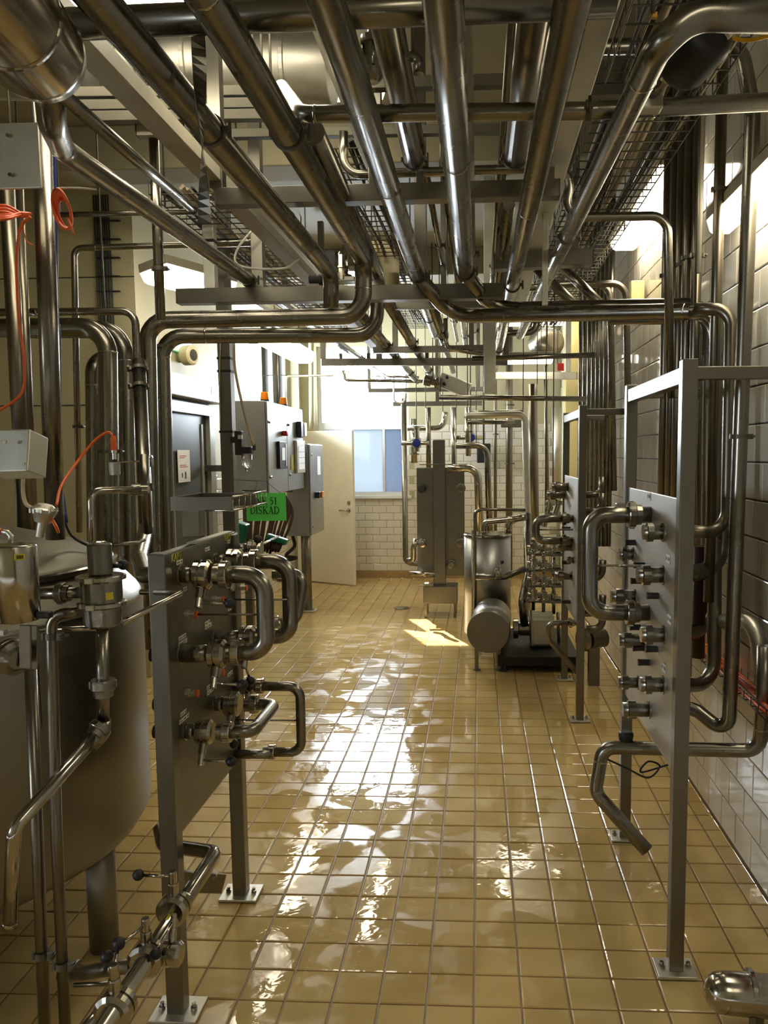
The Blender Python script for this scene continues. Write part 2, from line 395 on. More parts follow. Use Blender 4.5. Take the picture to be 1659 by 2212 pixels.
MB().box((LW-.115, 10.17, z0+.05), (LW-.065, 10.25, z1-.05)).build('mullion', 'frame_white', w3)
portal((LW-.2, 10.2, 2.87), 1.5, 1.2, (1, 0, 0))
cells = []
for k in range(13):
    for j in range(0, 26):
        y = 7.55+j*.2+(.1 if k % 2 else 0); z = .06+k*.117
        if y > FW-.1: continue
        cells.append((Vector((LW, y, z)), Vector((0, 1, 0)), Vector((0, 0, 1)), .2, .117))
cells.sort(key=lambda c: c[0].y)
tile_field(lwo, cells, .2, 'wtile', (1, 0, 0), 300, gap=0.006, th=0.008)
# cross wall behind the tank bay, alcove side, back of the room, ceiling
cw = struct(MB().box((AX, AY, 0), (LW-.25, AY+.25, CZ)).box((LW-.25, AY-.001, 0), (LW, AY, CZ)).build('wall_front', 'cream', org=(-4, AY, 0)))
mbj = MB()
for z in (0.95, 2.14, 3.1): mbj.box((AX, AY-.004, z), (LW-.0, AY-.001, z+.008))
mbj.build('panel_joint', 'dark', cw)
wy0, wy1, wz0, wz1 = -1.6, -.75, 1.3, 2.2
struct(MB().box((AX-.2, -2.2, 0), (AX, wy0, CZ)).box((AX-.2, wy1, 0), (AX, AY+.2, CZ)).box((AX-.2, wy0, 0), (AX, wy1, wz0)).box((AX-.2, wy0, wz1), (AX, wy1, CZ)).build('wall_alcove', 'cream'))
w4 = struct(MB().box((AX-.12, wy0, wz0), (AX-.06, wy1, wz0+.05)).box((AX-.12, wy0, wz1-.05), (AX-.06, wy1, wz1)).box((AX-.12, wy0, wz0), (AX-.06, wy0+.05, wz1)).box((AX-.12, wy1-.05, wz0), (AX-.06, wy1, wz1)).build('added_fill_window', 'frame_white'))  # added unseen window, lets cool daylight onto the right tiled wall
MB().box((AX-.095, wy0+.05, wz0+.05), (AX-.088, wy1-.05, wz1-.05)).build('pane', 'glass', w4)
portal((AX-.15, (wy0+wy1)/2, (wz0+wz1)/2), 0.85, 0.9, (1, 0, 0))
struct(MB().box((AX-.2, -2.45, 0), (RW+.25, -2.2, CZ)).build('wall_rear', 'cream'))
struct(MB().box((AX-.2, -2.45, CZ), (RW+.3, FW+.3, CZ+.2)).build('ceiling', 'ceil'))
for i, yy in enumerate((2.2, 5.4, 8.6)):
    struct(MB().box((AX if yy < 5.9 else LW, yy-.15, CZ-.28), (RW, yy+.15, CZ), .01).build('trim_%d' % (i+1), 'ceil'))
struct(MB().box((.98, 9.0, 0), (RW-.001, 9.35, CZ), .01).build('trim_4', 'pillar'))
# white open door at the end
hd = V(648, 1262, 10.85); fe = VZ(765, 1267, 0.01)
fe = Vector((fe.x, 10.35, 0.01)); hd = Vector((fe.x-.86, 10.80, .01))
dd = (fe-hd).normalized(); dn = dd.cross(Vector((0, 0, 1)))
door = struct(MB().obox((hd+fe)/2+Vector((0, 0, 1.03)), ((fe-hd).length/2, .022, 1.03), (dd, dn, Vector((0, 0, 1))), .003).build('door_1', 'doorw'))
hp = fe-dd*.07+Vector((0, 0, 1.0)); nn = dn if dn.y < 0 else -dn
MB().lathe([(0, .026), (.008, .026), (.01, .012), (.05, .011)], hp+nn*.02, nn, 16).tube(fillet([hp+nn*.065, hp+nn*.066-dd*.13], .01), .009, 8).build('door_handle', 'polish', door)
MB().lathe([(0, .026), (.01, .026), (.012, .018)], hp+nn*.02+Vector((0, 0, .1)), nn, 16).build('lock', 'polish', door)
struct(MB().box((LW, 10.95, 0), (LW+.12, FW, CZ), .006).build('trim_5', 'cream'))
# grey door frame on the left wall
dy0, dy1 = 6.45, 7.40
d2 = struct(MB().box((LW, dy0-.16, 0), (LW+.06, dy0, 2.12), .004).box((LW, dy1, 0), (LW+.06, dy1+.14, 2.12), .004).box((LW, dy0-.16, 2.12), (LW+.06, dy1+.14, 2.22), .004).build('door_2', 'greyframe'))
MB().box((LW, dy0, .01), (LW+.02, dy1, 2.12)).build('door_leaf', 'greydoor', d2)
MB().box((LW+.02, dy0+.08, .1), (LW+.028, dy0+.1, 2.04)).box((LW+.02, dy1-.14, .1), (LW+.03, dy1-.1, 2.04)).build('leaf_rib', 'greyframe', d2)
hood = MB().box((LW, 6.1, 2.24), (LW+.16, 7.62, 2.42), .01).build('door_hood', 'galv'); tag(hood, 'galvanised sheet hood above the grey door frame in the corridor', 'door hood')
MB().box((LW+.161, 7.18, 2.31), (LW+.163, 7.3, 2.37)).build('sticker', 'orange', hood)
ps = MB().box((LW+.03, 6.64, 1.52), (LW+.034, 6.92, 1.80)).build('paper_notice', 'paper'); tag(ps, 'white paper notice with red lines taped to the dark grey door', 'notice')
for z, ln in ((1.745, .16), (1.73, .12), (1.665, .15), (1.65, .18)): MB().box((LW+.034, 6.68, z), (LW+.0355, 6.68+ln, z+.006)).build('red_text_line', 'redink', ps)
MB().box((LW+.034, 6.72, 1.56), (LW+.036, 6.74, 1.60)).box((LW+.034, 6.79, 1.55), (LW+.036, 6.82, 1.61)).build('printed_drawing', 'ink', ps)
# ---------------------------------------------------------------- overhead: long product pipes
ZP = 2.65
def YZ(y, Z=ZP): return (Z-1.75)*F/(980.0-y)
A0, A1 = V(213, 0, YZ(0)), V(715, 590, YZ(590))
pipe('big overhead steel pipe, second from the tank side, that tees down into the cross pipe', [ext(A0, A1, -.6), A1, V(715, 668, A1.y)], .038, .07, welds=((0, .45), (0, .8)), clamps=((0, .615),))
B0, B1 = V(450, 0, YZ(0)), V(785, 562, YZ(560))
pipe('overhead steel pipe that drops and turns into the upper pipe of the left cross run', [ext(B0, B1, -.6), B1, V(785, 683, B1.y+.02), V(318, 692, B1.y), V(328, 1150, B1.y), V(330, 1400, B1.y)], .039, .10,
     welds=((0, .5), (1, .5), (2, .93)), clamps=((0, .66),))
C0, C1 = V(705, 0, YZ(0)), V(905, 600, YZ(600))
pipe('overhead steel pipe beside the pale channel, ending in a clamp above the beam', [ext(C0, C1, -.6), C1], .038, clamps=((0, .985),), welds=((0, .7),))
c1 = V(975, 684, 4.25)
pipe('pipe reaching past the beam and bending into the lower main run toward the tiled wall', [C1-Vector((0, .05, 0)), c1, V(1550, 671, 3.45), V(1560, 1235, 3.45-.1), V(1400, 1242, 3.2)], .036, .13, welds=((1, .25), (1, .9)))
D0, D1 = V(957, 0, YZ(0)), V(1005, 592, YZ(592))
pipe('central overhead steel pipe, darkest and nearly vertical in view, clamped above the beam', [ext(D0, D1, -.6), D1], .040, clamps=((0, .985),), welds=((0, .66),))
d1 = V(1062, 668, 4.3)
pipe('pipe bending from the central overhead pipe into the upper cross run', [D1-Vector((0, .05, 0)), d1, V(1535, 660, 3.65), V(1530, 1365, 3.5), V(1400, 1368, 3.2)], .036, .13)
E0, E1 = V(1237, 0, YZ(0)), V(1110, 600, YZ(600))
pipe('overhead steel pipe on the wall side of the central one, reaching the far end', [ext(E0, E1, -.6), E1, ext(E0, E1, 9.9)], .036, clamps=((1, .03), (1, .5)), welds=((0, .75),))
F0, F1 = V(1425, 95, YZ(95)), V(1212, 540, YZ(540))
pipe('overhead pipe that comes from the tiled wall, bends and runs down the corridor', [V(1760, 38, 1.72), V(1500, 32, 1.72), F0, ext(F0, F1, 3.3), F1, ext(F0, F1, 6.2)], .031, .10, clamps=((2, .97),), welds=((2, .1),))
pipe('thick cross pipe lying over the overhead pipes nearest the camera', [V(120, 54, 1.80), V(1330, 3, 1.80)], .0325, clamps=())
pipe('cross pipe with a mitred elbow over the overhead pipes, third from the beam', [V(608, 190, 2.50), V(650, 247, 2.30), V(1290, 239, 2.28), V(1720, 217, 2.22)], .0235, .05, clamps=((1, .97),), welds=((1, .05), (2, .3)))
pipe('cross pipe with a down-bent end seen between overhead pipes', [V(742, 285, 3.25), V(742, 378, 3.25), V(1240, 360, 3.25), V(1215, 470, 3.3), V(1442, 466, 3.3), V(1448, 860, 3.4)], .018, .07)
third0 = V(818, 600, 4.47)
pipe('overhead pipe whose end drops and turns along the lower pipe of the left cross run', [V(672, 285, 2.47), third0, V(811, 724, 4.47), V(350, 726, 4.3), V(362, 1170, 4.3), V(364, 1400, 4.3)], .041, .12,
     clamps=((3, .05), ), welds=((2, .8), (3, .1)))
pipe('slimmer overhead pipe bending down out of the insulated vessel end', [V(100, 120, 1.75), V(112, 268, 1.95), V(135, 322, 2.30), V(530, 600, 4.03), ext(V(135, 322, 2.30), V(530, 600, 4.03), 10.3)], .033, .14, clamps=((3, .01), (3, .58)), welds=((1, .9),))
pipe('thin pipe running beside the slimmer vessel outlet pipe, ending in a clamp', [V(118, 190, 1.75), V(420, 455, 2.93)], .017, clamps=((0, .98),))
# more of the far bundle
for lab, x, y, Y0, Y1, r, Z in (
        ('far overhead pipe emerging under the beam between the cross run and the central pipe', 845, 665, 4.3, 9.6, .037, ZP),
        ('far overhead pipe passing beneath the lower cross run toward the bright window', 800, 705, 4.4, 9.9, .036, ZP),
        ('far overhead pipe hanging just left of the central pipe line', 935, 660, 4.6, 9.2, .033, ZP+.05),
        ('dark upper-level pipe left of the central overhead pipe with a black clamp end', 900, 378, 1.7, 3.0, .034, 2.82),
        ('upper-level pipe between the window-side pipes, hidden half behind the beam', 880, 560, 3.2, 7.5, .030, 2.86),
        ('upper-level dark pipe on the tiled wall side of the central pipe with clamp end', 1108, 380, 1.7, 3.0, .040, 2.82),
        ('pale plastic-wrapped pipe tied beside the central overhead pipe', 1012, 350, 1.7, 8.5, .022, 2.84),
        ('thin upper-level pipe over the gap left of the central pipe', 940, 480, 2.0, 8.2, .016, 2.9),
        ('thin upper-level pipe crossing above the far beams beside the pale post', 1075, 480, 2.2, 9.4, .020, 2.92),
        ('mid-size upper-level pipe far above the valve cluster', 985, 560, 3.4, 9.5, .026, 2.96),
        ('upper pipe running to the far wall above the tiled wall side', 1085, 560, 3.4, 9.0, .026, 2.78)):
    p = VZ(x, y, Z)
    dark = 'dark' in lab; pale = 'pale plastic' in lab
    pipe(lab, [Vector((p.x, Y0, Z)), Vector((p.x, Y1, Z))], r, mat='trunk' if pale else ('pipe2' if dark else 'pipe'), clamps=((0, .985),) if dark else ((0, .4), (0, .8)))
# pale flat channels
def flat(label, p, q, w, h, mat='trunk', name='cable_channel', cat='channel'):
    mb = MB(); X = (Vector(q)-Vector(p)).normalized(); Y = Vector((0, 0, 1)).cross(X).normalized(); Z = X.cross(Y)
    mb.bar(p, q, w, .004); mb.bar(Vector(p)+Y*w/2+Z*h/2, Vector(q)+Y*w/2+Z*h/2, .004, h); mb.bar(Vector(p)-Y*w/2+Z*h/2, Vector(q)-Y*w/2+Z*h/2, .004, h)
    return tag(mb.build(name, mat), label, cat)
def along(x, y, Z, Y0, Y1):
    p = VZ(x, y, Z); return Vector((p.x, Y0, Z)), Vector((p.x, Y1, Z))
p, q = along(395, 330, 2.78, .6, 7.8); flat('pale flat cable channel above the big overhead pipe on the tank side', p, q, .075, .05)
p, q = along(830, 400, 2.95, 1.2, 8.4); flat('grey flat cable channel between the two overhead pipes in the middle', p, q, .10, .06, 'galv')
p, q = along(1240, 200, 2.80, .8, 6.5); flat('wide pale channel with a bright edge beside the wall-side overhead pipe', p, q, .10, .08, 'galv')
p, q = along(560, 440, 2.75, 2.6, 9.0); flat('narrow bright-edged channel running under the cable basket toward the window', p, q, .05, .03, 'galv')
# cross beams of square tube
def beam(label, p, q, w=.055, hangers=(), name='support_beam', mat='beam', stubs=()):
    t = MB().bar(p, q, w, w).build(name, mat); tag(t, label, 'support beam')
    p, q = Vector(p), Vector(q)
    for f, top in hangers:
        a = p.lerp(q, f); MB().bar(a+Vector((0, 0, w/2)), Vector((a.x, a.y, top)), w*.8, w*.8).build('hanger', mat, t)
    for f in stubs:
        a = p.lerp(q, f)+Vector((0, 0, w/2)); MB().bar(a, a+Vector((0, 0, .05)), .03, .01).build('bracket', 'rail', t)
    for e, d in ((p, p-q), (q, q-p)):
        MB().obox(e+d.normalized()*.003, (.003, w/2, w/2)).build('end_cap', 'rail', t)
    return t
beam('short brushed square beam just above the overhead pipes nearest the camera', V(472, 429, 3.05), V(1205, 410, 3.05), .062, ((.0, 3.85), (.97, 3.85), (.47, 3.85)), stubs=(.3, .6))
beam('long square beam under the overhead pipes where they meet the cross run', V(388, 642, 4.12), V(1088, 630, 4.12), .075, ((.25, 3.85), (.75, 3.85)), stubs=(.15, .33))
beam('thin dark square beam right behind the long beam', V(838, 662, 4.9), V(1080, 657, 4.9), .04, ((.5, 3.85),))
beam('square beam on the tiled wall side crossing under the cable basket', V(1068, 568, 4.3), V(1278, 557, 4.3), .08, ((.8, 3.85),))
beam('square beam with upright end posts across the far pipes', V(697, 783, 7.3), V(1095, 781, 7.3), .065, ((0.005, 3.85), (.31, 3.6), (.995, 3.85)), stubs=(.1, .25, .41, .57))
beam('dark square beam hung above the far beam with posts', V(808, 757, 6.6), V(1042, 752, 6.6), .05, ((.2, 3.85), (.9, 3.85)))
beam('short thin beam nearest the bright window', V(797, 844, 10.3), V(1060, 840, 10.3), .055, ((.005, 3.2), (.9, 3.8)))
beam('low beam carrying thin pipes beside the window edge', V(850, 873, 10.6), V(1040, 871, 10.6), .06, ((.5, 3.6),))
beam('pale rail beam in the far tiled corner near a red tag', V(1060, 812, 8.6), V(1245, 812, 8.6), .075, ((.9, 3.8),), mat='galv')
beam('pale channel beam over the tank bay', V(300, 284, 3.4), V(400, 282, 3.4), .05, (), mat='trunk')
# pale hanging posts
def post(label, x, y0, y1, Y, w, mat='galv', name='hanging_post', ties=()):
    a = V(x, y1, Y); b = Vector((a.x, a.y, V(x, y0, Y).z))
    o = MB().bar(a, b, w, w).build(name, mat); tag(o, label, 'post')
    for f in ties:
        c = a.lerp(b, f); MB().obox(c, (w*.56, w*.56, .008)).build('cable_tie', 'black', o)
    return o
post('pale square post hanging between the central and wall-side pipes', 1058, 60, 850, 5.8, .085)
post('pale round-topped post beside the first beam on the window side', 457, 300, 640, 4.45, .062, ties=(.35, .62))
post('pale narrow post hanging next to the wall-side overhead pipe', 1177, 420, 660, 3.6, .025, 'trunk')
def spost(label, x0, x1, Y, z0, z1, mat='beam', **k):
    a = V((x0+x1)/2, 900, Y); w = abs(x1-x0)*Y/F
    o = MB().bar((a.x, Y, z0), (a.x, Y, z1), w, w).build('steel_post', mat); tag(o, label, 'post'); return o
mp = spost('dark square steel post by the control cabinets with black cable ties', 478, 505, 5.0, 0, CZ-.001)
for z in (2.36, 2.28, 1.9): MB().obox(parent_org(mp)+Vector((0, 0, z)), (.044, .044, .007)).build('cable_tie', 'black', mp)
# unistrut rails across the ceiling
for lab, xa, ya, xb, yb, Y in (
        ('topmost of the dark strut rails behind the big duct', 150, 212, 620, 208, 3.3), ('middle strut rail of the set behind the big duct', 165, 240, 640, 234, 3.3),
        ('lowest strut rail of the set behind the big duct', 180, 264, 660, 258, 3.3), ('first strut rail under the ceiling by the tiled wall', 1235, 160, 1400, 156, 2.9),
        ('second strut rail under the ceiling by the tiled wall', 1235, 185, 1400, 181, 2.9), ('third strut rail under the ceiling by the tiled wall', 1235, 212, 1400, 207, 2.9),
        ('strut rail crossing over the middle pipes behind the mitred elbow', 470, 300, 1100, 288, 3.7), ('strut rail with round knobs above the central overhead pipe', 780, 195, 1180, 185, 2.9)):
    a, b = V(xa, ya, Y), V(xb, yb, Y); mb = MB()
    mb.bar(a, b, .04, .004); mb.bar(a+Vector((0, .018, .018)), b+Vector((0, .018, .018)), .004, .038); mb.bar(a+Vector((0, -.018, .018)), b+Vector((0, -.018, .018)), .004, .038)
    o = mb.build('strut_rail', 'rail'); tag(o, lab, 'rail')
    for f in (.15, .85): c = a.lerp(b, f); MB().tube([c, Vector((c.x, c.y, CZ-.001))], .006, 6).build('threaded_rod', 'rail', o)
# big ventilation duct and its end, insulated vessel end
a, b = V(-60, 128, 3.7), V(720, 146, 3.7)
du = MB().lathe([(0, .16), (.004, .165), ((b-a).length-.01, .165), ((b-a).length, .155)], a, b-a, 40, True).build('ventilation_duct', 'galv'); tag(du, 'large bright round ventilation duct crossing behind the overhead pipes', 'duct')
for f in (.33, .62, .88): MB().lathe([(-.012, .166), (-.008, .174), (.008, .174), (.012, .166)], a.lerp(b, f), b-a, 40).build('joint_band', 'galv', du)
for f in (.3, .7): c = a.lerp(b, f); MB().bar(c+Vector((0, -.17, 0)), Vector((c.x, c.y-.17, CZ-.001)), .025, .004).build('hanger_strap', 'rail', du)
vc = V(84, 118, 1.62); vd = (vc-V(-62, -60, 1.25)).normalized()
vs = MB().lathe([(-1.6, .093), (-.12, .093), (-.115, .095), (-.09, .095), (-.085, .093), (-.05, .089), (-.02, .08), (-.005, .055), (0, .001)], vc+vd*.05, vd, 48, True).build('insulated_vessel', 'polish'); tag(vs, 'large polished cylinder with a rounded end above the tank', 'vessel')
MB().lathe([(-.30, .094), (-.295, .096), (-.285, .096), (-.28, .094)], vc+vd*.05, vd, 48).build('seam_band', 'polish', vs)
# twisted hanging strap below the thick cross pipe
st = MB(); sp = V(428, 70, 1.86); L = .42
for k in range(24):
    z0, z1 = -L*k/24, -L*(k+1)/24; a0, a1 = PI*k/24, PI*(k+1)/24
    q = [sp+Vector((math.cos(a0)*.016, math.sin(a0)*.016, z0)), sp+Vector((-math.cos(a0)*.016, -math.sin(a0)*.016, z0)), sp+Vector((-math.cos(a1)*.016, -math.sin(a1)*.016, z1)), sp+Vector((math.cos(a1)*.016, math.sin(a1)*.016, z1))]
    n = Vector((-math.sin(a0), math.cos(a0), 0))*.0015
    st.add([v+n for v in q]+[v-n for v in q], [(0, 1, 2, 3), (7, 6, 5, 4), (0, 3, 7, 4), (1, 5, 6, 2)])
tag(st.build('twisted_strap', 'beam'), 'twisted flat steel strap hanging from the thick cross pipe', 'strap')
# ---------------------------------------------------------------- wire cable baskets with cables
def basket(label, x0, x1, z, y0, y1, h=.06, step=.1, pitch=.06):
    t = thing('cable_basket', label, 'cable tray', ((x0+x1)/2, y0, z)); mb = MB()
    n = max(2, int((x1-x0)/pitch))
    for i in range(n+1):
        x = x0+(x1-x0)*i/n; mb.tube([(x, y0, z), (x, y1, z)], .0035, 5)
    for x in (x0, x1): mb.tube([(x, y0, z+h), (x, y1, z+h)], .004, 5)
    y = y0
    while y <= y1:
        mb.tube([(x0, y, z+h), (x0, y, z-.003), (x1, y, z-.003), (x1, y, z+h)], .0035, 5); y += step
    o = mb.build('wire_mesh', 'rail', t); o['kind'] = 'stuff'
    y = y0+.2
    while y < y1:
        for x in (x0, x1): MB().tube([(x, y, z), (x, y, CZ-.001)], .005, 6).build('hanger_rod', 'rail', t)
        y += 1.6
    return t
def cables(label, x0, x1, z, y0, y1, n, mats=('black', 'dark', 'cream_hose')):
    t = thing('cable_bundle', label, 'cables', ((x0+x1)/2, y0, z))
    for i in range(n):
        x = x0+(x1-x0)*random.random(); pts = []
        k = 7
        for j in range(k): pts.append((min(x1, max(x0, x+random.uniform(-.03, .03))), y0+(y1-y0)*j/(k-1), z+.012+random.uniform(0, .035)))
        MB().tube(smooth(pts, 4), random.uniform(.005, .011), 6).build('cable', random.choice(mats), t)
    return t
basket('wide wire basket under the ceiling beside the tiled wall', .44, .84, 3.02, 1.3, 8.4)
cables('grey and black cables lying in the wire basket beside the tiled wall', .46, .82, 3.02, 1.3, 8.3, 18)
basket('wire basket of cables above the tank-side beams', -1.60, -1.22, 3.02, 3.9, 9.0)
cables('cables heaped in the wire basket above the tank side', -1.58, -1.24, 3.02, 3.9, 8.9, 12)
basket('narrow wire basket above the middle of the corridor', -.75, -.45, 3.1, 3.6, 8.6)
cables('few cables in the narrow middle wire basket', -.72, -.48, 3.1, 3.6, 8.5, 6)
# cables running up the cross wall
t = thing('cable_ladder', 'vertical run of thin cables fixed on the wall behind the tank', 'cables', V(235, 1000, AY))
for i in range(7):
    x = 224+i*5; a = V(x-4, 400, AY); a.y = AY-.02; bq = V(x+2, 860, AY); MB().tube([(bq.x, AY-.02, bq.z), (bq.x-.004, AY-.02, 3.7)], .006, 6).build('cable', 'dark', t)
for y in (480, 560, 632, 520, 600, 740):
    a = V(237, y, AY); MB().box((a.x-.09, AY-.034, a.z), (a.x+.09, AY-.008, a.z+.008)).build('clip_bar', 'black', t)
# ---------------------------------------------------------------- fluorescent fixtures
def fixture(label, c, half, ax=None, hang=True):
    """tapered prismatic diffuser under a steel tray"""
    t = thing('fluorescent_light', label, 'light', c); X, Y, Z = ax or (Vector((1, 0, 0)), Vector((0, 1, 0)), Vector((0, 0, 1)))
    c = Vector(c); hx, hy, hz = half
    MB().obox(c+Z*hz*.7, (hx*1.04, hy*1.01, hz*.45), (X, Y, Z), .006).build('housing', 'trunk', t)
    d = MB(); vs = []
    for zz_, k in ((.25, 1.0), (-.7, .8), (-1.0, .6)):
        for sx, sy in ((-1, -1), (1, -1), (1, 1), (-1, 1)): vs.append(c+X*hx*sx*k+Y*hy*sy*(1-(1-k)*.08)+Z*hz*zz_)
    d.add(vs, [(i+r, (i+1) % 4+r, (i+1) % 4+4+r, i+4+r) for r in (0, 4) for i in range(4)]+[(8, 9, 10, 11), (3, 2, 1, 0)]).build('diffuser', 'light', t)
    if hang:
        for s in (-.7, .7): q = c+Y*hy*s+Z*hz; MB().tube([q, (q.x, q.y, CZ-.001)], .004, 6).build('hanger_rod', 'rail', t)
    return t
fixture('long bright fluorescent light beside the vertical wall pipes, partly hidden by them', (1.02, 4.98, 3.2), (.10, .74, .05))
fixture('fluorescent light nearest the camera high on the tiled wall', (1.03, 2.9, 2.72), (.055, .62, .05), hang=False)
fixture('small bracketed fluorescent light above the pipes left of the corridor', V(412, 606, 5.7), (.13, .34, .07), (Vector((.9, -.42, .15)).normalized(), Vector((.42, .9, 0)).normalized(), Vector((-.13, .07, 1)).normalized()))
fixture('fluorescent light partly hidden behind the long beam', V(528, 664, 6.6), (.11, .45, .05))
fixture('long glowing fluorescent light above the control cabinets', V(622, 756, 8.4), (.13, .75, .06))
fixture('far fluorescent light behind the main run near the pale post', V(1140, 692, 8.8), (.13, .45, .05), (Vector((0, 1, 0)), Vector((-1, 0, 0)), Vector((0, 0, 1))))
fixture('farthest small fluorescent light above the valve cluster', V(1110, 775, 8.3), (.09, .4, .05), (Vector((0, 1, 0)), Vector((-1, 0, 0)), Vector((0, 0, 1))))
fixture('ceiling fluorescent light shining above the big duct', V(330, -40, 3.0), (.10, .75, .05), (Vector((0, 1, 0)), Vector((-1, 0, 0)), Vector((0, 0, 1))))
fixture('ceiling fluorescent light behind the big duct', V(560, 195, 4.6), (.10, .7, .05), (Vector((0, 1, 0)), Vector((-1, 0, 0)), Vector((0, 0, 1))))
fixture('ceiling fluorescent light at the very top of the picture above the cross pipe', V(330, 0, 2.6), (.10, .6, .05), (Vector((0, 1, 0)), Vector((-1, 0, 0)), Vector((0, 0, 1))))
fixture('ceiling fluorescent light behind the camera over the aisle', (.75, -.7, 3.45), (.12, .7, .06))
# ---------------------------------------------------------------- left side pipes behind the tank
YB = 3.9
pipe('thick horizontal pipe over the tank whose bend turns down first', [V(-260, 712, YB), V(232, 706, YB), V(238, 1150, YB), V(240, 1420, YB)], .046, .13, welds=((0, .42), (1, .12)), clamps=((1, .6),))
pipe('thick pipe bending down just behind the first bend over the tank', [V(60, 712, YB+.22), V(268, 712, YB+.22), V(276, 1150, YB+.22), V(278, 1420, YB+.22)], .045, .13, welds=((1, .15),))
pipe('thick upright pipe with a hooked top behind the two bends over the tank', [V(262, 860, YB+.5), V(258, 775, YB+.5), V(202, 775, YB+.36), V(206, 1150, YB+.36), V(208, 1420, YB+.36)], .044, .13, welds=((2, .15),))
pipe('slim horizontal pipe above the thick ones, bending down beside the clamp', [V(-260, 677, 3.55), V(292, 672, 3.55), V(306, 1060, 3.55)], .017, .06, welds=((0, .62), (0, .78)), mat='pipe')
pipe('upright pipe in front of the bends, clamped twice to its neighbours', [V(300, 780, 3.5), V(316, 1140, 3.2), V(300, 1205, 2.8), V(312, 1243, 2.55), V(372, 1243, 2.42)], .029, .06, clamps=((0, .05), (0, .16)), welds=((1, .3),))
pipe('thin upright pipe with a bent top that starts above the slim cross pipe', [V(640, 522, 4.6), V(160, 536, 4.6), V(172, 1150, 4.6)], .018, .05, clamps=((1, .62),), welds=((0, .9), (1, .3)))
pipe('thin horizontal pipe passing behind the orange cable coil', [V(128, 464, 3.6), V(412, 458, 3.6)], .012)
pipe('upright bright pipe hanging from the pale channel over the tank bay', [V(332, 292, 3.42), V(347, 690, 3.42)], .021, clamps=((0, .72),))
pipe('thin pipe reaching over the slim arch near the dark steel post', [V(470, 523, 4.7), V(640, 520, 4.7)], .016)
bigp = pipe('big upright steel pipe in front of the tank bay beside the blue hose', [V(88, 215, 2.55), V(120, 1165, 2.55)], .030, mat='pipe', n=24)
pipe('dark upright pipe behind the tank at the picture edge', [V(15, 395, 3.2), V(55, 1160, 3.2)], .030, mat='pipe2')
pipe('second dark upright pipe near the picture edge beside the first', [V(40, 400, 3.5), V(72, 1160, 3.5)], .022, mat='pipe2')
def loose(label, pts, r, mat, name='cable', cat='cable', k=8):
    return tag(MB().tube(smooth(pts, k), r, 8).build(name, mat), label, cat)
loose('blue hose running down beside the big upright pipe', [V(112, 240, 2.6), V(117, 420, 2.62), V(122, 700, 2.62), V(128, 1000, 2.62), V(142, 1130, 2.6)], .0085, 'blue', 'hose', 'hose')
loose('black cable drooping behind the tank lid beside the blue hose', [V(128, 700, 2.7), V(132, 1000, 2.7), V(145, 1140, 2.7), V(200, 1185, 2.75)], .005, 'black')
loose('long orange cable hanging down and curling back at the picture edge', [V(66, 468, 2.45), V(45, 490, 2.45), V(36, 560, 2.45), V(40, 680, 2.45), V(52, 780, 2.45), V(46, 850, 2.45), V(-10, 892, 2.45)], .0045, 'orange')
loose('short dark orange cable dangling to a black plug beside the big pipe', [V(62, 470, 2.5), V(50, 490, 2.5), V(58, 520, 2.5), V(72, 530, 2.5)], .002, 'orange')
t = thing('cable_bundle', 'bundle of orange cables tied behind the big upright pipe', 'cables', V(30, 462, 2.5))
for k in range(7): MB().tube(smooth([V(-40, 452+k*4, 2.5), V(10, 450+k*5-abs(3-k)*2, 2.5-.01*k), V(45, 460+((k*7) % 5)*2, 2.5), V(68, 462, 2.52)], 5), .0045, 6).build('cable', 'orange', t)
t = thing('cable_coil', 'coil of bright orange cable hanging on the big upright pipe', 'cable coil', V(135, 460, 2.5))
for k in range(6):
    cx, cy, rx, ry = 133+k*1.5, 452+k*2, 15-k*.8+3, 44-k*2.6; pts = []
    for j in range(25): a = 2*PI*j/24; pts.append(V(cx+rx*math.cos(a)+ry*.22*math.sin(a), cy+ry*math.sin(a), 2.5+.006*math.sin(a*2+k)+.004*k))
    MB().tube(pts, .0042, 6, caps=False).build('loop', 'orange', t)
MB().tube(smooth([V(146, 470, 2.5), V(154, 490, 2.49), V(159, 505, 2.49)], 5), .0042, 6).build('loose_end', 'orange', t)
loose('white cable stub sticking out above the orange coil', [V(122, 407, 2.5), V(160, 406, 2.5), V(208, 409, 2.5)], .0028, 'paper')
# plate and boxes on the tank side
o = MB().obox(V(28, 338, 2.4), (.085, .006, .095), None, .003).build('steel_box', 'galv'); tag(o, 'galvanised plate with bolts on the big upright pipe under the vessel', 'metal plate')
for x, y in ((18, 293), (23, 378)): MB().lathe([(0, .006), (.006, .006)], V(x, y, 2.39), (0, -1, 0), 6).build('bolt', 'polish', o)
jb = MB().obox(V(38, 982, 2.25), (.062, .05, .062), (Vector((1, 0, .02)).normalized(), Vector((0, .97, -.24)), Vector((-.02, .24, .97)).normalized()), .004).build('junction_box', 'galv'); tag(jb, 'grey junction box with a sloping front above the tank lid', 'junction box')
for x, y in ((12, 955), (52, 1002)): MB().lathe([(0, .005), (.005, .005)], V(x, y, 2.185), (0, -1, 0), 6).build('screw', 'polish', jb)
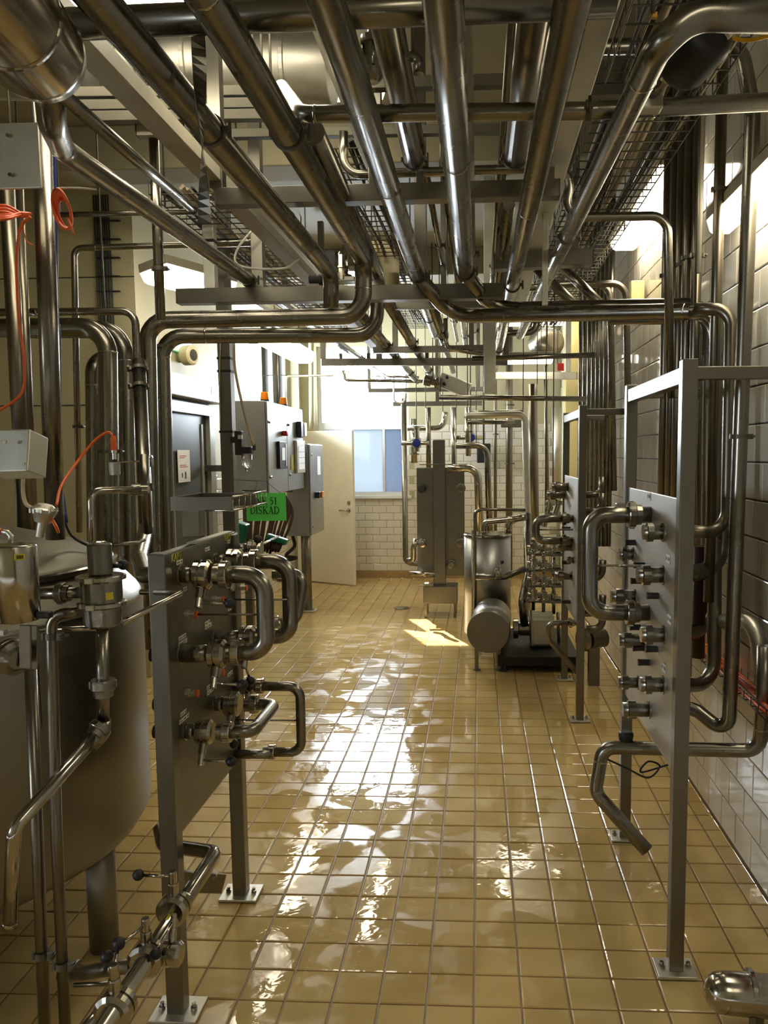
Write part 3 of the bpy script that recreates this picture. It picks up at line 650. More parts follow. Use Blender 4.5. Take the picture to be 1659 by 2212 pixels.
# tank
TC = Vector((-2.00, 2.62, 0)); TR = .775; TZ0, TZ1 = .56, 1.23
def tank():
    prof = [(-.06, .02), (-.05, .25), (-.01, .52), (.04, .68), (.08, .745), (.13, TR), (TZ1-.32, TR), (TZ1-.30, TR-.008), (TZ1-.28, TR-.02), (TZ1-.22, TR-.075), (TZ1-.185, .67)]
    o = MB().lathe([(a, r) for a, r in prof], TC+Vector((0, 0, .32)), (0, 0, 1), 96, True).build('steel_tank', 'tank', org=TC); tag(o, 'large round steel tank with a domed lid at the picture edge', 'tank')
    MB().lathe([(0, .68), (.015, .682), (.03, .665), (.075, .55), (.125, .37), (.155, .15), (.16, .001)], TC+Vector((0, 0, TZ1+.13)), (0, 0, 1), 80, True).build('lid', 'tank', o)
    MB().lathe([(-.008, .68), (-.006, .692), (.010, .692), (.014, .68)], TC+Vector((0, 0, TZ1+.135)), (0, 0, 1), 80).build('lid_rim', 'polish', o)
    MB().lathe([(-.005, TR-.002), (-.005, TR+.006), (.005, TR+.006), (.005, TR-.002)], TC+Vector((0, 0, TZ1+.01)), (0, 0, 1), 96).build('weld_rim', 'polish', o)
    for a in (-.03, 2.06, 4.15):
        MB().tube([TC+Vector((math.cos(a)*.66, math.sin(a)*.66, 0.0)), TC+Vector((math.cos(a)*.66, math.sin(a)*.66, .42))], .05, 20).build('leg', 'tank', o)
    # jacket plate outlined on the wall
    pl = MB(); a0, a1 = -.50, -.30
    for i in range(6):
        aa, ab = a0+(a1-a0)*i/6, a0+(a1-a0)*(i+1)/6; r = TR+.003
        q = [TC+Vector((math.cos(x)*r, math.sin(x)*r, z)) for x, z in ((aa, .93), (ab, .93), (ab, 1.13), (aa, 1.13))]; pl.add(q, [(0, 1, 2, 3)], True)
    pl.build('name_plate', 'tank', o)
    return o
tank()
lg = V(205, 2050, 2.2)
# instrument head on the lid
t = thing('tank_sensor', 'pale metal sensor head with an orange cable on the tank lid', 'sensor', V(98, 1145, 2.35))
ax = Vector((.25, 0, 1)).normalized(); c = V(95, 1108, 2.33)
MB().lathe([(-.075, .012), (-.03, .014), (-.028, .024), (-.015, .028), (0, .034), (.004, .036), (.014, .036), (.018, .030), (.026, .022), (.030, .001)], c, ax, 28).build('housing', 'galv', t)
for k in range(10): a = k*PI/5; MB().obox(c+Vector((math.cos(a)*.037, math.sin(a)*.037, .008)), (.003, .003, .006)).build('grip_rib', 'galv', t)
MB().tube(smooth([V(70, 1098, 2.33), V(56, 1088, 2.34), V(50, 1065, 2.35), V(50, 1035, 2.35)], 5), .006, 8).build('cable_entry', 'cream_hose', t)
loose('orange cable from the tank sensor up to the clear sensor cup', [V(122, 1092, 2.33), V(132, 1050, 2.4), V(165, 1000, 2.5), V(205, 952, 2.55), V(232, 934, 2.56), V(243, 940, 2.56)], .0042, 'orange')
loose('short orange cable loop dropping beside the tank sensor', [V(112, 1122, 2.33), V(122, 1140, 2.33), V(126, 1150, 2.36)], .005, 'orange')
t = thing('sensor_cup', 'clear sensor cup with a screwed orange plug beside the upright pipes', 'sensor', V(247, 1028, 2.56))
c = V(247, 1000, 2.56)
MB().lathe([(-.04, .014), (-.038, .018), (.0, .018), (.002, .016)], c, (0, 0, 1), 20).build('cup', 'clear', t)
MB().lathe([(0, .010), (.008, .010)], c+Vector((0, 0, .004)), (0, 0, 1), 16).build('gasket', 'black', t)
MB().lathe([(0, .006), (.02, .006), (.022, .009), (.03, .009)], c+Vector((0, 0, .012)), (0, 0, 1), 16).build('neck', 'galv', t)
MB().lathe([(0, .0095), (.018, .0105), (.04, .0085), (.048, .006)], c+Vector((0, 0, .042)), (0, 0, 1), 10).build('plug', 'orange', t)
MB().bar(c+Vector((-.02, 0, 0)), V(318, 995, 2.6), .012, .006).build('mounting_arm', 'polish', t)
cv = V(320, 996, 2.6); MB().lathe([(-.014, .014), (-.012, .02), (.012, .02), (.014, .014)], cv, (1, .1, 0), 18).build('arm_clamp', 'pipe', t)
# polished sample pipe over the tank
pipe('thin polished pipe bending over the valve from the upright clamp', [V(202, 1240, 2.02), V(196, 1060, 2.02), V(300, 1058, 2.15)], .0095, .028, mat='polish')
o = nut(V(302, 1058, 2.16), (1, .1, 0), .010, 'polish'); tag(o, 'polished union nut on the end of the thin bent pipe', 'fitting')
pipe('polished thin upright pipe dropping below the union nut', [V(312, 985, 2.3), V(313, 1060, 2.25), V(320, 1150, 2.3)], .014, mat='pipe2', clamps=((0, .9),))
# ---------------------------------------------------------------- process valve in the foreground
YV = 1.92
def pr(px, Y=YV): return px*Y/F
t = thing('process_valve', 'heavy steel valve with two clamp rings and a yellow label in front of the tank', 'valve', V(220, 1355, YV))
vc = V(220, 1290, YV); up = Vector((0, 0, 1))
def yy(y): return (1290-y)*YV/F
MB().lathe([(yy(1357), pr(26)), (yy(1350), pr(40)), (yy(1312), pr(43)), (yy(1308), pr(50)), (yy(1300), pr(44))], vc, up, 36).build('lower_body', 'pipe', t)
MB().lathe([(yy(1300), pr(44)), (yy(1254), pr(44)), (yy(1248), pr(50))], vc, up, 36).build('upper_body', 'pipe', t)
for y in (1304, 1245):
    f = MB().lathe([(yy(y+5), pr(48)), (yy(y+4), pr(53)), (yy(y-4), pr(53)), (yy(y-6), pr(48))], vc, up, 40).build('clamp_ring', 'polish', t)
    MB().obox(vc+Vector((-.0, -pr(52), yy(y))), (pr(10), .008, pr(7)), None, .002).build('clamp_lug', 'polish', f)
MB().lathe([(yy(1243), pr(20)), (yy(1236), pr(26)), (yy(1172), pr(26)), (yy(1169), pr(24))], vc, up, 36).build('bonnet', 'plate', t)
MB().lathe([(yy(1170), pr(15)), (yy(1165), pr(14)), (yy(1163), pr(10))], vc, up, 24).build('plug_cap', 'polish', t)
MB().obox(vc+Vector((pr(32), -pr(30), yy(1282))), (pr(8), .0012, pr(8)), (Vector((.72, .69, 0)), Vector((.69, -.72, 0)), up)).build('yellow_label', 'ylabel', t)
for i in range(4): MB().obox(vc+Vector((pr(30), -pr(32.6), yy(1282)))+Vector((.72, .69, 0))*(.0028*i-.003), (.0009, .0006, .003), (Vector((.72, .69, 0)), Vector((.69, -.72, 0)), up)).build('label_character', 'ink', t)
MB().tube([V(244, 1177, YV), V(300, 1172, YV+.05), V(312, 1166, YV+.08)], .0045, 8).build('side_rod', 'pipe', t)
kb = MB().tube([V(244, 1222, YV+.02), V(262, 1222, YV+.03)], .006, 8).build('knob_stem', 'black', t); MB().ball(V(266, 1220, YV+.04), pr(12)).build('ball_knob', 'black', kb)
pipe('pipe dropping out of the foreground valve down to the elbow', [V(221, 1350, YV), V(223, 1575, YV)], pr(13.5), mat='pipe', n=24)
o = nut(V(223, 1486, YV), (0, 0, -1), pr(17), 'pipe', None, .045); tag(o, 'union nut halfway down the pipe under the foreground valve', 'fitting')
el = V(217, 1578, YV)
o = MB().tube(fillet([V(223, 1555, YV), V(222, 1585, YV), V(196, 1612, YV-.02)], .02), pr(17), 18).build('pipe_elbow', 'pipe'); tag(o, 'short elbow joining the drop pipe to the slanting polished pipe', 'pipe elbow')
nut(V(212, 1578, YV-.01), (V(30, 1800, 1.72)-V(214, 1582, YV)), pr(16), 'pipe', o, .03)
pipe('polished pipe slanting down to the picture edge and turning straight down', [V(214, 1582, YV), V(30, 1790, 1.72), V(22, 2004, 1.72)], .0165, .05, mat='polish', n=24, welds=((1, .96),))
pipe('horizontal pipe with a union nut between the actuator and the foreground valve', [V(78, 1283, YV), V(172, 1280, YV)], pr(13), mat='pipe')
o = nut(V(138, 1281, YV), (1, 0, 0), pr(15), 'pipe', None, .032); tag(o, 'union nut on the short pipe between actuator and valve', 'fitting')
pipe('pipe leaving the foreground valve and turning straight down past the tank', [V(172, 1322, YV), V(110, 1328, YV), V(122, 1800, YV-.05), V(143, 2260, YV-.1)], pr(12.5), .05, mat='pipe2', clamps=((1, .1), (2, .62)), n=20)
pipe('upright pipe beside the one that leaves the foreground valve', [V(64, 1400, YV), V(82, 1850, YV-.05), V(98, 2260, YV-.1)], pr(13), .05, mat='pipe2', clamps=((1, .52),), n=20)
pipe('slim pipe lying across in front of the tank wall', [V(84, 1360, YV+.03), V(210, 1357, YV+.03)], pr(6), mat='polish')
# pneumatic actuator
YA = 1.78
t = thing('valve_actuator', 'tall shiny cylindrical actuator with a yellow label at the picture edge', 'actuator', V(30, 1350, YA)); ac = V(33, 1260, YA)
def ya(y): return (1260-y)*YA/F
MB().lathe([(ya(1346), .040), (ya(1343), .0505), (ya(1176), .0505), (ya(1172), .048)], ac, up, 48, False).build('cylinder', 'polish', t).data.polygons.foreach_set('use_smooth', [len(p.vertices) == 4 for p in t.children[0].data.polygons])
MB().tube([V(22, 1172, YA), V(24, 1158, YA), V(16, 1150, YA), V(2, 1148, YA)], .006, 10).build('air_fitting', 'galv', t)
MB().tube([V(4, 1148, YA), V(-10, 1147, YA)], .007, 8).build('orange_hose_end', 'orange', t)
MB().obox(ac+Vector((.036, -.0362, ya(1196))), (.011, .0012, .007), (Vector((.71, .70, 0)), Vector((.70, -.71, 0)), up)).build('yellow_label', 'ylabel', t)
for i in range(4): MB().obox(ac+Vector((.036, -.0376, ya(1196)))+Vector((.71, .70, 0))*(.0036*i-.004), (.0012, .0006, .004), (Vector((.71, .70, 0)), Vector((.70, -.71, 0)), up)).build('label_character', 'ink', t)
MB().obox(V(96, 1328, YA), (.017, .010, .008), None, .003).build('limit_switch', 'black', t)
MB().bar(V(55, 1350, YA-.02), V(55, 1445, YA-.02), .028, .006, up=(0, 1, 0)).bar(V(70, 1350, YA+.02), V(70, 1445, YA+.02), .028, .006, up=(0, 1, 0)).build('yoke', 'pipe2', t)
MB().obox(V(5, 1366, YA), (.008, .008, .006), None, .001).build('position_tab', 'paper', t)
t = thing('butterfly_valve', 'butterfly valve body under the shiny actuator at the picture edge', 'valve', V(40, 1440, YA))
bd = Vector((.45, -.35, -.08)).normalized(); bc = V(28, 1418, YA)
MB().lathe([(-.03, .022), (-.02, .030), (-.014, .042), (.0, .043), (.002, .040), (.004, .043), (.016, .042), (.022, .030), (.03, .022)], bc, bd, 32).build('valve_body', 'pipe', t)
MB().tube([bc+Vector((-.26, -.05, -.10)), bc+Vector((-.01, 0, 0))], .021, 18).build('inlet_pipe', 'pipe', t)
# looped rod handle of the tank lid
o = pipe('bent steel rod handle sticking out beside the tank shoulder', [V(305, 1279, 2.30), V(392, 1281, 2.20), V(262, 1346, 1.97)], .0085, .012, mat='polish')
o.name = 'rod_handle'; o['category'] = 'handle'
# ---------------------------------------------------------------- floor level pipe run with butterfly valves
XF = -.85
def FR(x, y): return VX(x, y, XF)
f0, f1 = FR(466, 1842), FR(205, 2245)
run = pipe('low pipe run from behind the panel turning toward the camera along the floor', [V(345, 1790, 2.62), V(352, 1825, 2.55), f0, f1], .0235, .05, mat='polish', n=22, welds=((2, .33), (2, .42), (2, .66)))
MB().obox(ext(f0, f1, f0.y+(f1.y-f0.y)*.46)+Vector((.0, 0, .0238)), (.004, .03, .0008)).build('yellow_tape', 'ylabel', run)
fd = (f1-f0).normalized()
for lab, x, y, hd_, hl, upd in (('first butterfly valve on the low run, ball knob pointing at the tank', 376, 1962, (-1, .1, -.02), .09, (0, 0, 1)),
        ('middle butterfly valve on the low run, handle slanting down toward the camera', 318, 2070, (-.55, -.9, -.25), .10, (0, 0, 1)),
        ('nearest butterfly valve on the low run at the bottom of the picture', 250, 2178, (-.3, .9, .1), .08, (0, 0, 1))):
    p = FR(x, y); t = thing('butterfly_valve', lab, 'valve', p)
    disc_valve(t, p, fd, .0255, hd_, hl, .016, upd)
p = FR(318, 2070)
t = thing('butterfly_valve', 'side-branch butterfly valve on the low run with a knob pointing down', 'valve', p+Vector((.09, 0, .0)))
disc_valve(t, p+Vector((.0, .02, 0))+Vector((.055, 0, 0)), Vector((1, 0, 0)), .018, (-.25, -.8, -.55), .075, .014, (0, .3, 1))
pipe('dark horizontal pipe joining the low run below the tank', [V(135, 2108, 2.05), FR(315, 2085)-Vector((.03, 0, 0))], .019, mat='pipe2')
pipe('second polished pipe slanting to the bottom edge beside the low run', [V(262, 2128, 1.95), V(150, 2260, 1.75)], .013, mat='polish')
pipe('short thin rod crossing under the tank bottom', [V(160, 2128, 1.97), V(256, 2124, 1.97)], .006, mat='pipe2')
bx = MB().bar(V(376, 1903, 2.33), V(472, 1906, 2.52), .05, .06).build('pipe_support', 'beam'); tag(bx, 'square tube bracket carrying the low pipe run behind the near post', 'bracket')
MB().lathe([(0, .03), (.01, .03)], V(452, 1893, 2.48)+Vector((0, 0, .0)), (0, 0, 1), 16).bar(V(452, 1890, 2.48), V(460, 1856, 2.48), .012).build('pipe_hook', 'pipe', bx)
# ---------------------------------------------------------------- flow panels
def foot(root, p, s=.075):
    f = MB().box((p.x-s, p.y-s*.8, 0.002), (p.x+s, p.y+s*.8, .012), .002).build('base_plate', 'galv', root)
    for sx in (-1, 1):
        MB().lathe([(0, .011), (.008, .011), (.009, .007), (.02, .007)], (p.x+sx*s*.68, p.y, .012), (0, 0, 1), 6).build('anchor_bolt', 'polish', f)
def text_plate(root, p, nx, wy, hz, mat='paper'):
    """small text strip on a plate facing along X"""
    o = MB().obox(p, (.0008, wy/2, hz/2)).build('label_strip', mat, root)
    ink = MB(); k = max(3, int(wy/.008))
    for i in range(k):
        if i % 4 == 3: continue
        ink.obox(p+Vector((nx*.0012, -wy/2+wy*(i+.6)/(k+.3), 0)), (.0003, .0014, hz*.2))
    ink.build('lettering', 'ink', o)
# left panel
XL = -.95; LY0, LY1 = 2.285, 2.95
lp = thing('flow_panel', 'dark brushed flow panel with swing bends at the tank side of the aisle', 'flow panel', (XL, LY0, 0))
for y, z in ((LY0, 1.462), (LY1, 1.45)):
    MB().box((XL-.027, y-.027, .01), (XL+.027, y+.027, z), .004).build('post', 'beam', lp); foot(lp, Vector((XL, y, 0)))
MB().box((XL+.002, LY0-.02, .565), (XL+.012, LY1+.07, 1.45), .002).build('plate', 'plate', lp)
MB().box((XL-.03, LY0, 1.41), (XL+.008, LY1+.05, 1.455), .003).build('top_rail', 'beam', lp)
MB().box((XL-.02, LY0+.27, 1.457), (XL+.012, LY1-.0, 1.463), .001).build('pale_strip', 'trunk', lp)
XP = XL+.012
def port(x, y, r, L=.05, root=lp, sgn=1, XQ=None, mat='pipe'):
    p = VX(x, y, XP if XQ is None else XQ)
    MB().lathe([(0, r*1.0), (L, r*1.0)], p, (sgn, 0, 0), 22, True).lathe([(0, r*1.25), (.003, r*1.22), (.004, r)], p, (sgn, 0, 0), 22).build('port_stub', mat, root)
    return p
def sensor(x, y, root=lp, pin=0.0, sgn=1, XQ=None):
    p = VX(x, y, XP if XQ is None else XQ); d = (sgn, 0, 0)
    s = MB().lathe([(0, .013), (.012, .013), (.012, .010), (.034, .010)], p, d, 18).build('proximity_sensor', 'galv', root)
    MB().lathe([(.034, .0115), (.040, .0115), (.041, .009)], p, d, 18).build('orange_cap', 'orange', s)
    return p
for x, y in ((400, 1327), (460, 1295), (402, 1497), (460, 1452), (512, 1270), (430, 1567)): sensor(x, y)
for x, y, w in ((388, 1214, .05), (448, 1186, .045), (494, 1170, .03), (400, 1272, .03), (394, 1376, .06), (395, 1387, .07), (448, 1345, .05), (450, 1352, .065), (496, 1315, .04), (396, 1540, .05), (398, 1552, .08), (452, 1483, .05), (455, 1492, .07), (497, 1455, .06)):
    text_plate(lp, VX(x, y, XP+.001), 1, w, .013)
def small_text(body, p, size, nrm, updir, mat, parent, name='lettering', ext_=.0004):
    c = bpy.data.curves.new(name, 'FONT'); c.body = body; c.size = size; c.extrude = ext_; c.align_x = 'CENTER'; c.align_y = 'CENTER'
    for fp in ():
        pass
    tmp = bpy.data.objects.new(name, c); COL.objects.link(tmp); bpy.context.view_layer.update()
    dg = bpy.context.evaluated_depsgraph_get(); me = bpy.data.meshes.new_from_object(tmp.evaluated_get(dg)); bpy.data.objects.remove(tmp)
    z = Vector(nrm).normalized(); y = Vector(updir).normalized(); x = y.cross(z)
    for v in me.vertices: v.co = Vector(p)+x*v.co.x+y*v.co.y+z*v.co.z-parent_org(parent)
    me.materials.clear(); me.materials.append(M[mat]); o = bpy.data.objects.new(name, me); COL.objects.link(o); o.parent = parent; return o
small_text('KAP1', VX(381, 1204, XP+.001), .034, (1, 0, 0), (0, 0, 1), 'ylabel', lp)
small_text('KAP2', VX(492, 1160, XP+.001), .034, (1, 0, 0), (0, 0, 1), 'ylabel', lp)
# back pipes joining the panel from the tank side
for i, (y, Yb) in enumerate(((1365, 2.46), (1415, 2.45), (1520, 2.46), (1580, 2.45), (1240, 2.72), (1300, 2.72))):
    p = V(340, y, Yb); MB().tube([Vector((XL-.11, p.y, p.z)), Vector((XL, p.y, p.z))], .022, 14).build('back_pipe', 'pipe2', lp)
def swing(label, pts, r, rad, valves=(), ball=.016, pin=None, panelx=XP):
    """U-shaped swing bend screwed to two ports: tube, two union nuts, valve handles"""
    t = thing('swing_bend', label, 'pipe bend', pts[0])
    MB().tube(fillet(pts, rad, 9), r, 24).build('bend_tube', 'pipe', t)
    for a, b in ((pts[0], pts[1]), (pts[-1], pts[-2])):
        d = (Vector(b)-Vector(a)).normalized(); nut(Vector(a)+d*.005, -d, r, 'polish', t, .046)
    if pin:
        MB().tube([pin, Vector((pts[1].x, pin.y, pin.z))], .0035, 8).build('locating_pin', 'pipe', t)
    return t
def panel_valve(label, p, r, hdir, hl, root=None, sgn=1):
    t = thing('butterfly_valve', label, 'valve', p)
    disc_valve(t, p, (sgn, 0, 0), r, hdir, hl, .0165, (0, -.45, -.9))
def off(p, dx, dz=0): return Vector((p.x+dx, p.y, p.z+dz))
u1a, u1b = port(392, 1241, .028, .04), port(392, 1412, .028, .10)
swing('nearest big swing bend on the flow panel beside the tank', [off(u1a, .125), off(u1a, .265), off(Vector((u1a.x, u1a.y, u1b.z)), .265), off(Vector((u1a.x, u1a.y, u1b.z)), .155)], .0275, .075, pin=VX(400, 1327, XP)+Vector((.04, 0, 0)))
panel_valve('valve on the top port of the nearest big swing bend', off(u1a, .068), .027, (1, -.05, .02), .085)
panel_valve('valve on the bottom port of the nearest big swing bend', off(u1b, .115), .026, (1, -.05, -.02), .08)
u2a, u2b = port(466, 1213, .026, .04), port(466, 1378, .026, .10)
swing('second big swing bend on the flow panel beside the tank', [off(u2a, .125), off(u2a, .265), off(Vector((u2a.x, u2a.y, u2b.z)), .265), off(Vector((u2a.x, u2a.y, u2b.z)), .155)], .0275, .075, pin=VX(460, 1295, XP)+Vector((.04, 0, 0)))
panel_valve('valve on the top port of the second big swing bend', off(u2a, .068), .026, (.2, 0, 1), .06)
panel_valve('valve on the bottom port of the second big swing bend', off(u2b, .115), .026, (.3, 0, -1), .05)
u3a = port(512, 1187, .022, .04)
panel_valve('valve on the farthest top port with an upright ball handle', off(u3a, .07), .022, (.2, 0, 1), .11)
swing('slanting swing bend farthest along the flow panel', [V(600, 1240, 3.1), V(656, 1241, 3.1), V(640, 1340, 3.08), V(590, 1352, 3.05)], .023, .05)
u4a = VX(506, 1482, XP); u4b = VX(506, 1629, XP)
MB().lathe([(0, .019), (.055, .019)], u4a, (1, 0, 0), 18, True).build('port_stub', 'pipe', lp); MB().lathe([(0, .017), (.14, .017)], u4b, (1, 0, 0), 18, True).build('port_stub', 'pipe', lp)
swing('slim rectangular swing bend low on the far end of the flow panel', [off(u4a, .085), off(u4a, .255), off(Vector((u4a.x, u4a.y, u4b.z)), .255), off(Vector((u4a.x, u4a.y, u4b.z)), .125)], .0185, .045, pin=V(500, 1555, u4a.y))
panel_valve('valve on the top port of the slim rectangular bend', off(u4a, .055), .018, (.2, 0, 1), .07)
u5a, u5b = port(402, 1580, .024, .03), port(466, 1520, .026, .03)
swing('shiny swing bend running level between the two lowest near ports', [off(u5a, .12), off(u5a, .215), Vector((u5b.x+.215, u5b.y, u5b.z)), off(u5b, .125)], .0215, .05)
panel_valve('valve on the near port of the level shiny bend', off(u5a, .06), .023, (1, -.05, -.02), .085)
panel_valve('valve on the far port of the level shiny bend', off(u5b, .06), .025, (.3, 0, -1), .04)
# tray with wire rack on top of the left panel
t = thing('panel_tray', 'sheet steel tray on a square stem above the flow panel', 'tray', V(420, 1160, 2.78))
c = V(437, 1088, 2.72)
MB().bar(V(420, 1158, 2.62), V(418, 1100, 2.62), .06, .06).build('stem', 'beam', t)
tr = MB(); x0, x1, y0, y1, z0, z1 = V(368, 1090, 2.45).x, V(503, 1090, 2.45).x, 2.45, 2.73, V(437, 1103, 2.45).z, V(437, 1074, 2.45).z
tr.box((x0, y0, z0), (x1, y0+.003, z1)).box((x0, y1, z0), (x1, y1+.003, z1)).box((x0, y0, z0), (x0+.003, y1, z1)).box((x0, y0, z0), (x1-.10, y1, z0+.003))
tr.build('tray_pan', 'plate', t)
rk = MB(); ye = 2.84
for z in (z1, z0): rk.tube([(x1, y0, z), (x1, ye, z), (x1-.1, ye+.05, z)], .0035, 6)
for k in range(7):
    yk = y0+(ye-y0)*k/6; rk.tube([(x1, yk, z1), (x1, yk, z0), (x1-.09, yk, z0)], .0025, 6)
rk.tube([(x1-.03, y0, z0), (x1-.03, ye, z0)], .0025, 6); rk.tube([(x1-.06, y0, z0), (x1-.06, ye, z0)], .0025, 6)
rk.build('wire_rack', 'polish', t)
# green sign
YS = 3.25
sgn = MB().obox(V(575, 1095, YS), (44*YS/F, .0008, 30.5*YS/F), (Vector((1, 0, .01)).normalized(), Vector((0, 1, 0)), Vector((-.01, 0, 1)).normalized())).build('hand_sign', 'greenpaper'); tag(sgn, 'bright green laminated sign reading TANK 51 DISKAD hung in front of the hoses', 'sign')
def arc(cx, cy, rx, ry, a0, a1, n=10): return [(cx+rx*math.cos(math.radians(a0+(a1-a0)*i/n)), cy+ry*math.sin(math.radians(a0+(a1-a0)*i/n))) for i in range(n+1)]
TH, TN = .13, .05
SERIF = {   # glyph: (advance, [(width, polyline)])
    'T': (.66, [(TH, [(.31, .02), (.31, .98)]), (TN, [(.02, .98), (.60, .98)]), (TN, [(.03, .99), (.03, .82)]), (TN, [(.59, .99), (.59, .82)]), (TN, [(.19, .02), (.43, .02)])]),
    'A': (.76, [(TN, [(.12, .02), (.36, .96)]), (TH, [(.36, .98), (.60, .02)]), (TN, [(.19, .34), (.50, .34)]), (TN, [(.02, .02), (.24, .02)]), (TN, [(.46, .02), (.74, .02)])]),
    'N': (.76, [(TN, [(.13, .02), (.13, .98)]), (TH, [(.12, .95), (.60, .06)]), (TN, [(.60, .02), (.60, .98)]), (TN, [(.02, .98), (.18, .98)]), (TN, [(.02, .02), (.25, .02)]), (TN, [(.49, .98), (.72, .98)])]),
    'K': (.76, [(TH, [(.16, .02), (.16, .98)]), (TN, [(.20, .44), (.60, .96)]), (TH, [(.30, .56), (.64, .04)]), (TN, [(.04, .02), (.30, .02)]), (TN, [(.04, .98), (.30, .98)]), (TN, [(.46, .98), (.72, .98)]), (TN, [(.50, .02), (.75, .02)])]),
    'D': (.76, [(TH, [(.15, .02), (.15, .98)]), (TN, [(.03, .98), (.34, .98)]), (TN, [(.03, .02), (.34, .02)]), (.10, arc(.32, .5, .34, .465, -90, 90, 14))]),
    'I': (.36, [(TH, [(.16, .02), (.16, .98)]), (TN, [(.03, .98), (.29, .98)]), (TN, [(.03, .02), (.29, .02)])]),
    'S': (.58, [(.08, arc(.27, .74, .19, .23, 35, 200)), (.13, [(.10, .66), (.43, .36)]), (.08, arc(.26, .25, .20, .22, 20, -150)), (TN, [(.45, .98), (.45, .78)]), (TN, [(.05, .02), (.05, .24)])]),
    '5': (.54, [(.08, [(.14, .92), (.42, .95)]), (TN, [(.14, .92), (.08, .58)]), (.10, arc(.20, .32, .22, .28, 110, -110, 14))]),
    '1': (.50, [(.12, [(.25, .02), (.25, .96)]), (TN, [(.10, .85), (.27, .97)]), (TN, [(.12, .02), (.38, .02)])]),
    ' ': (.30, [])}
def sign_text(body, c, h, parent):
    """serif letters, each one a part, facing the camera side (-Y)"""
    wtot = sum(SERIF[ch][0] for ch in body); x = -wtot/2
    for ch in body:
        adv, st = SERIF[ch]; mb = MB()
        for j, (w, pl) in enumerate(st):
            for a, b in zip(pl[:-1], pl[1:]):
                a = Vector(a); b = Vector(b); d = (b-a).normalized(); a = a-d*.012; b = b+d*.012; n = Vector((-d.y, d.x))*w/2
                q = [a+n, b+n, b-n, a-n]; P3 = [c+Vector(((x+v.x)*h, -.0001*j, (v.y-.5)*h)) for v in q]
                mb.add(P3+[v-Vector((0, .0006, 0)) for v in P3], [(4, 5, 6, 7), (0, 1, 5, 4), (1, 2, 6, 5), (2, 3, 7, 6), (3, 0, 4, 7)])
        if mb.v: mb.build('letter', 'ink', parent)
        x += adv
sign_text('TANK 51', V(565, 1082, YS)+Vector((0, -.0012, 0)), .0315, sgn)
sign_text('DISKAD', V(572, 1102, YS)+Vector((0, -.0012, 0)), .0315, sgn)
for dx in (-.05, .06): MB().tube([V(575, 1065, YS)+Vector((dx, 0, 0)), V(575, 1065, YS)+Vector((dx*.3-.02, .0, .05)), V(560, 1048, YS)+Vector((-.12, -.12, .03))], .001, 5).build('wire_tie', 'rail', sgn)
# hoses hanging behind the sign
t = thing('hose_bundle', 'bundle of brown and grey air hoses hanging under the control cabinet', 'hoses', V(580, 1200, 5.6))
for k in range(22):
    x = 535+k*4.2; a = V(560+k*2.6, 1068, 7.0+.02*k); b2 = V(x+random.uniform(-6, 6), 1135, 6.2); c2 = V(538+k*3.0, 1190+random.uniform(-6, 8), 5.6)
    MB().tube(smooth([a, V(x+8, 1100, 6.8), b2, c2], 5), .010, 6).build('hose', 'hose', t)
for lab, x, y, s in (('green plastic scoop hung behind the panel end', 515, 1150, (.05, .05, .07)), ('green plastic handle lying among the hoses', 598, 1165, (.07, .03, .02))):
    tag(MB().obox(V(x, y, 5.75), tuple(1.15*q for q in s), (Vector((.95, 0, -.3)), Vector((0, 1, 0)), Vector((.3, 0, .95))), .012).build('green_tool', 'green'), lab, 'tool')
wr_ = thing('wire_rack', 'thin wire rack arm sticking out behind the farthest valve', 'rack', V(560, 1180, 4.6))
for dx in (0, 5): MB().tube([V(548+dx, 1183, 4.4), V(600+dx, 1158, 5.0)], .004, 6).build('wire', 'polish', wr_)
# ---------------------------------------------------------------- control cabinets
t = thing('control_cabinet', 'tall double-door steel control cabinet with two amber beacons on top', 'cabinet', (-2.2, 7.08, 1.38))
c1x = -1.90
MB().box((c1x-.30, 7.08, 1.385), (c1x-.02, 8.52, 2.24), .006).build('case', 'cab', t)
for y0_, y1_ in ((7.085, 7.80), (7.81, 8.515)):
    d_ = MB().box((c1x-.018, y0_, 1.39), (c1x, y1_, 2.235), .006).build('door', 'cab', t)
    for z in (1.55, 2.05): MB().lathe([(0, .014), (.012, .013), (.016, .006)], (c1x, y0_+.05, z), (1, 0, 0), 12).build('lock', 'polish', d_)
p = t
pd = MB().box((c1x, 7.40, 1.62), (c1x+.025, 7.70, 1.88), .005).build('keypad_panel', 'black', t)
MB().box((c1x+.026, 7.48, 1.70), (c1x+.028, 7.60, 1.82)).build('display', 'screen', pd)
MB().box((c1x+.026, 7.62, 1.64), (c1x+.029, 7.67, 1.86)).build('key_strip', 'galv', pd)
pd = MB().box((c1x, 8.10, 1.56), (c1x+.03, 8.47, 1.90), .006).build('window_panel', 'galv', t)
MB().box((c1x+.031, 8.16, 1.60), (c1x+.033, 8.42, 1.84)).build('display', 'screen', pd)
for k in range(1, 4): MB().box((c1x+.033, 8.16, 1.60+.06*k), (c1x+.035, 8.42, 1.604+.06*k)).build('grid_line', 'dark', pd)
MB().box((c1x+.001, 7.93, 1.60), (c1x+.005, 8.04, 1.75)).build('green_sticker', 'ylabel', t)
MB().box((c1x, 7.60, 1.935), (c1x+.05, 7.66, 1.985), .01).build('red_switch', 'red', t)
MB().box((c1x, 8.22, 1.93), (c1x+.05, 8.33, 2.10), .008).build('switch_box', 'black', t)
MB().box((c1x+.02, 8.36, 1.95), (c1x+.055, 8.47, 2.09), .003).build('rocker_plate', 'galv', t)
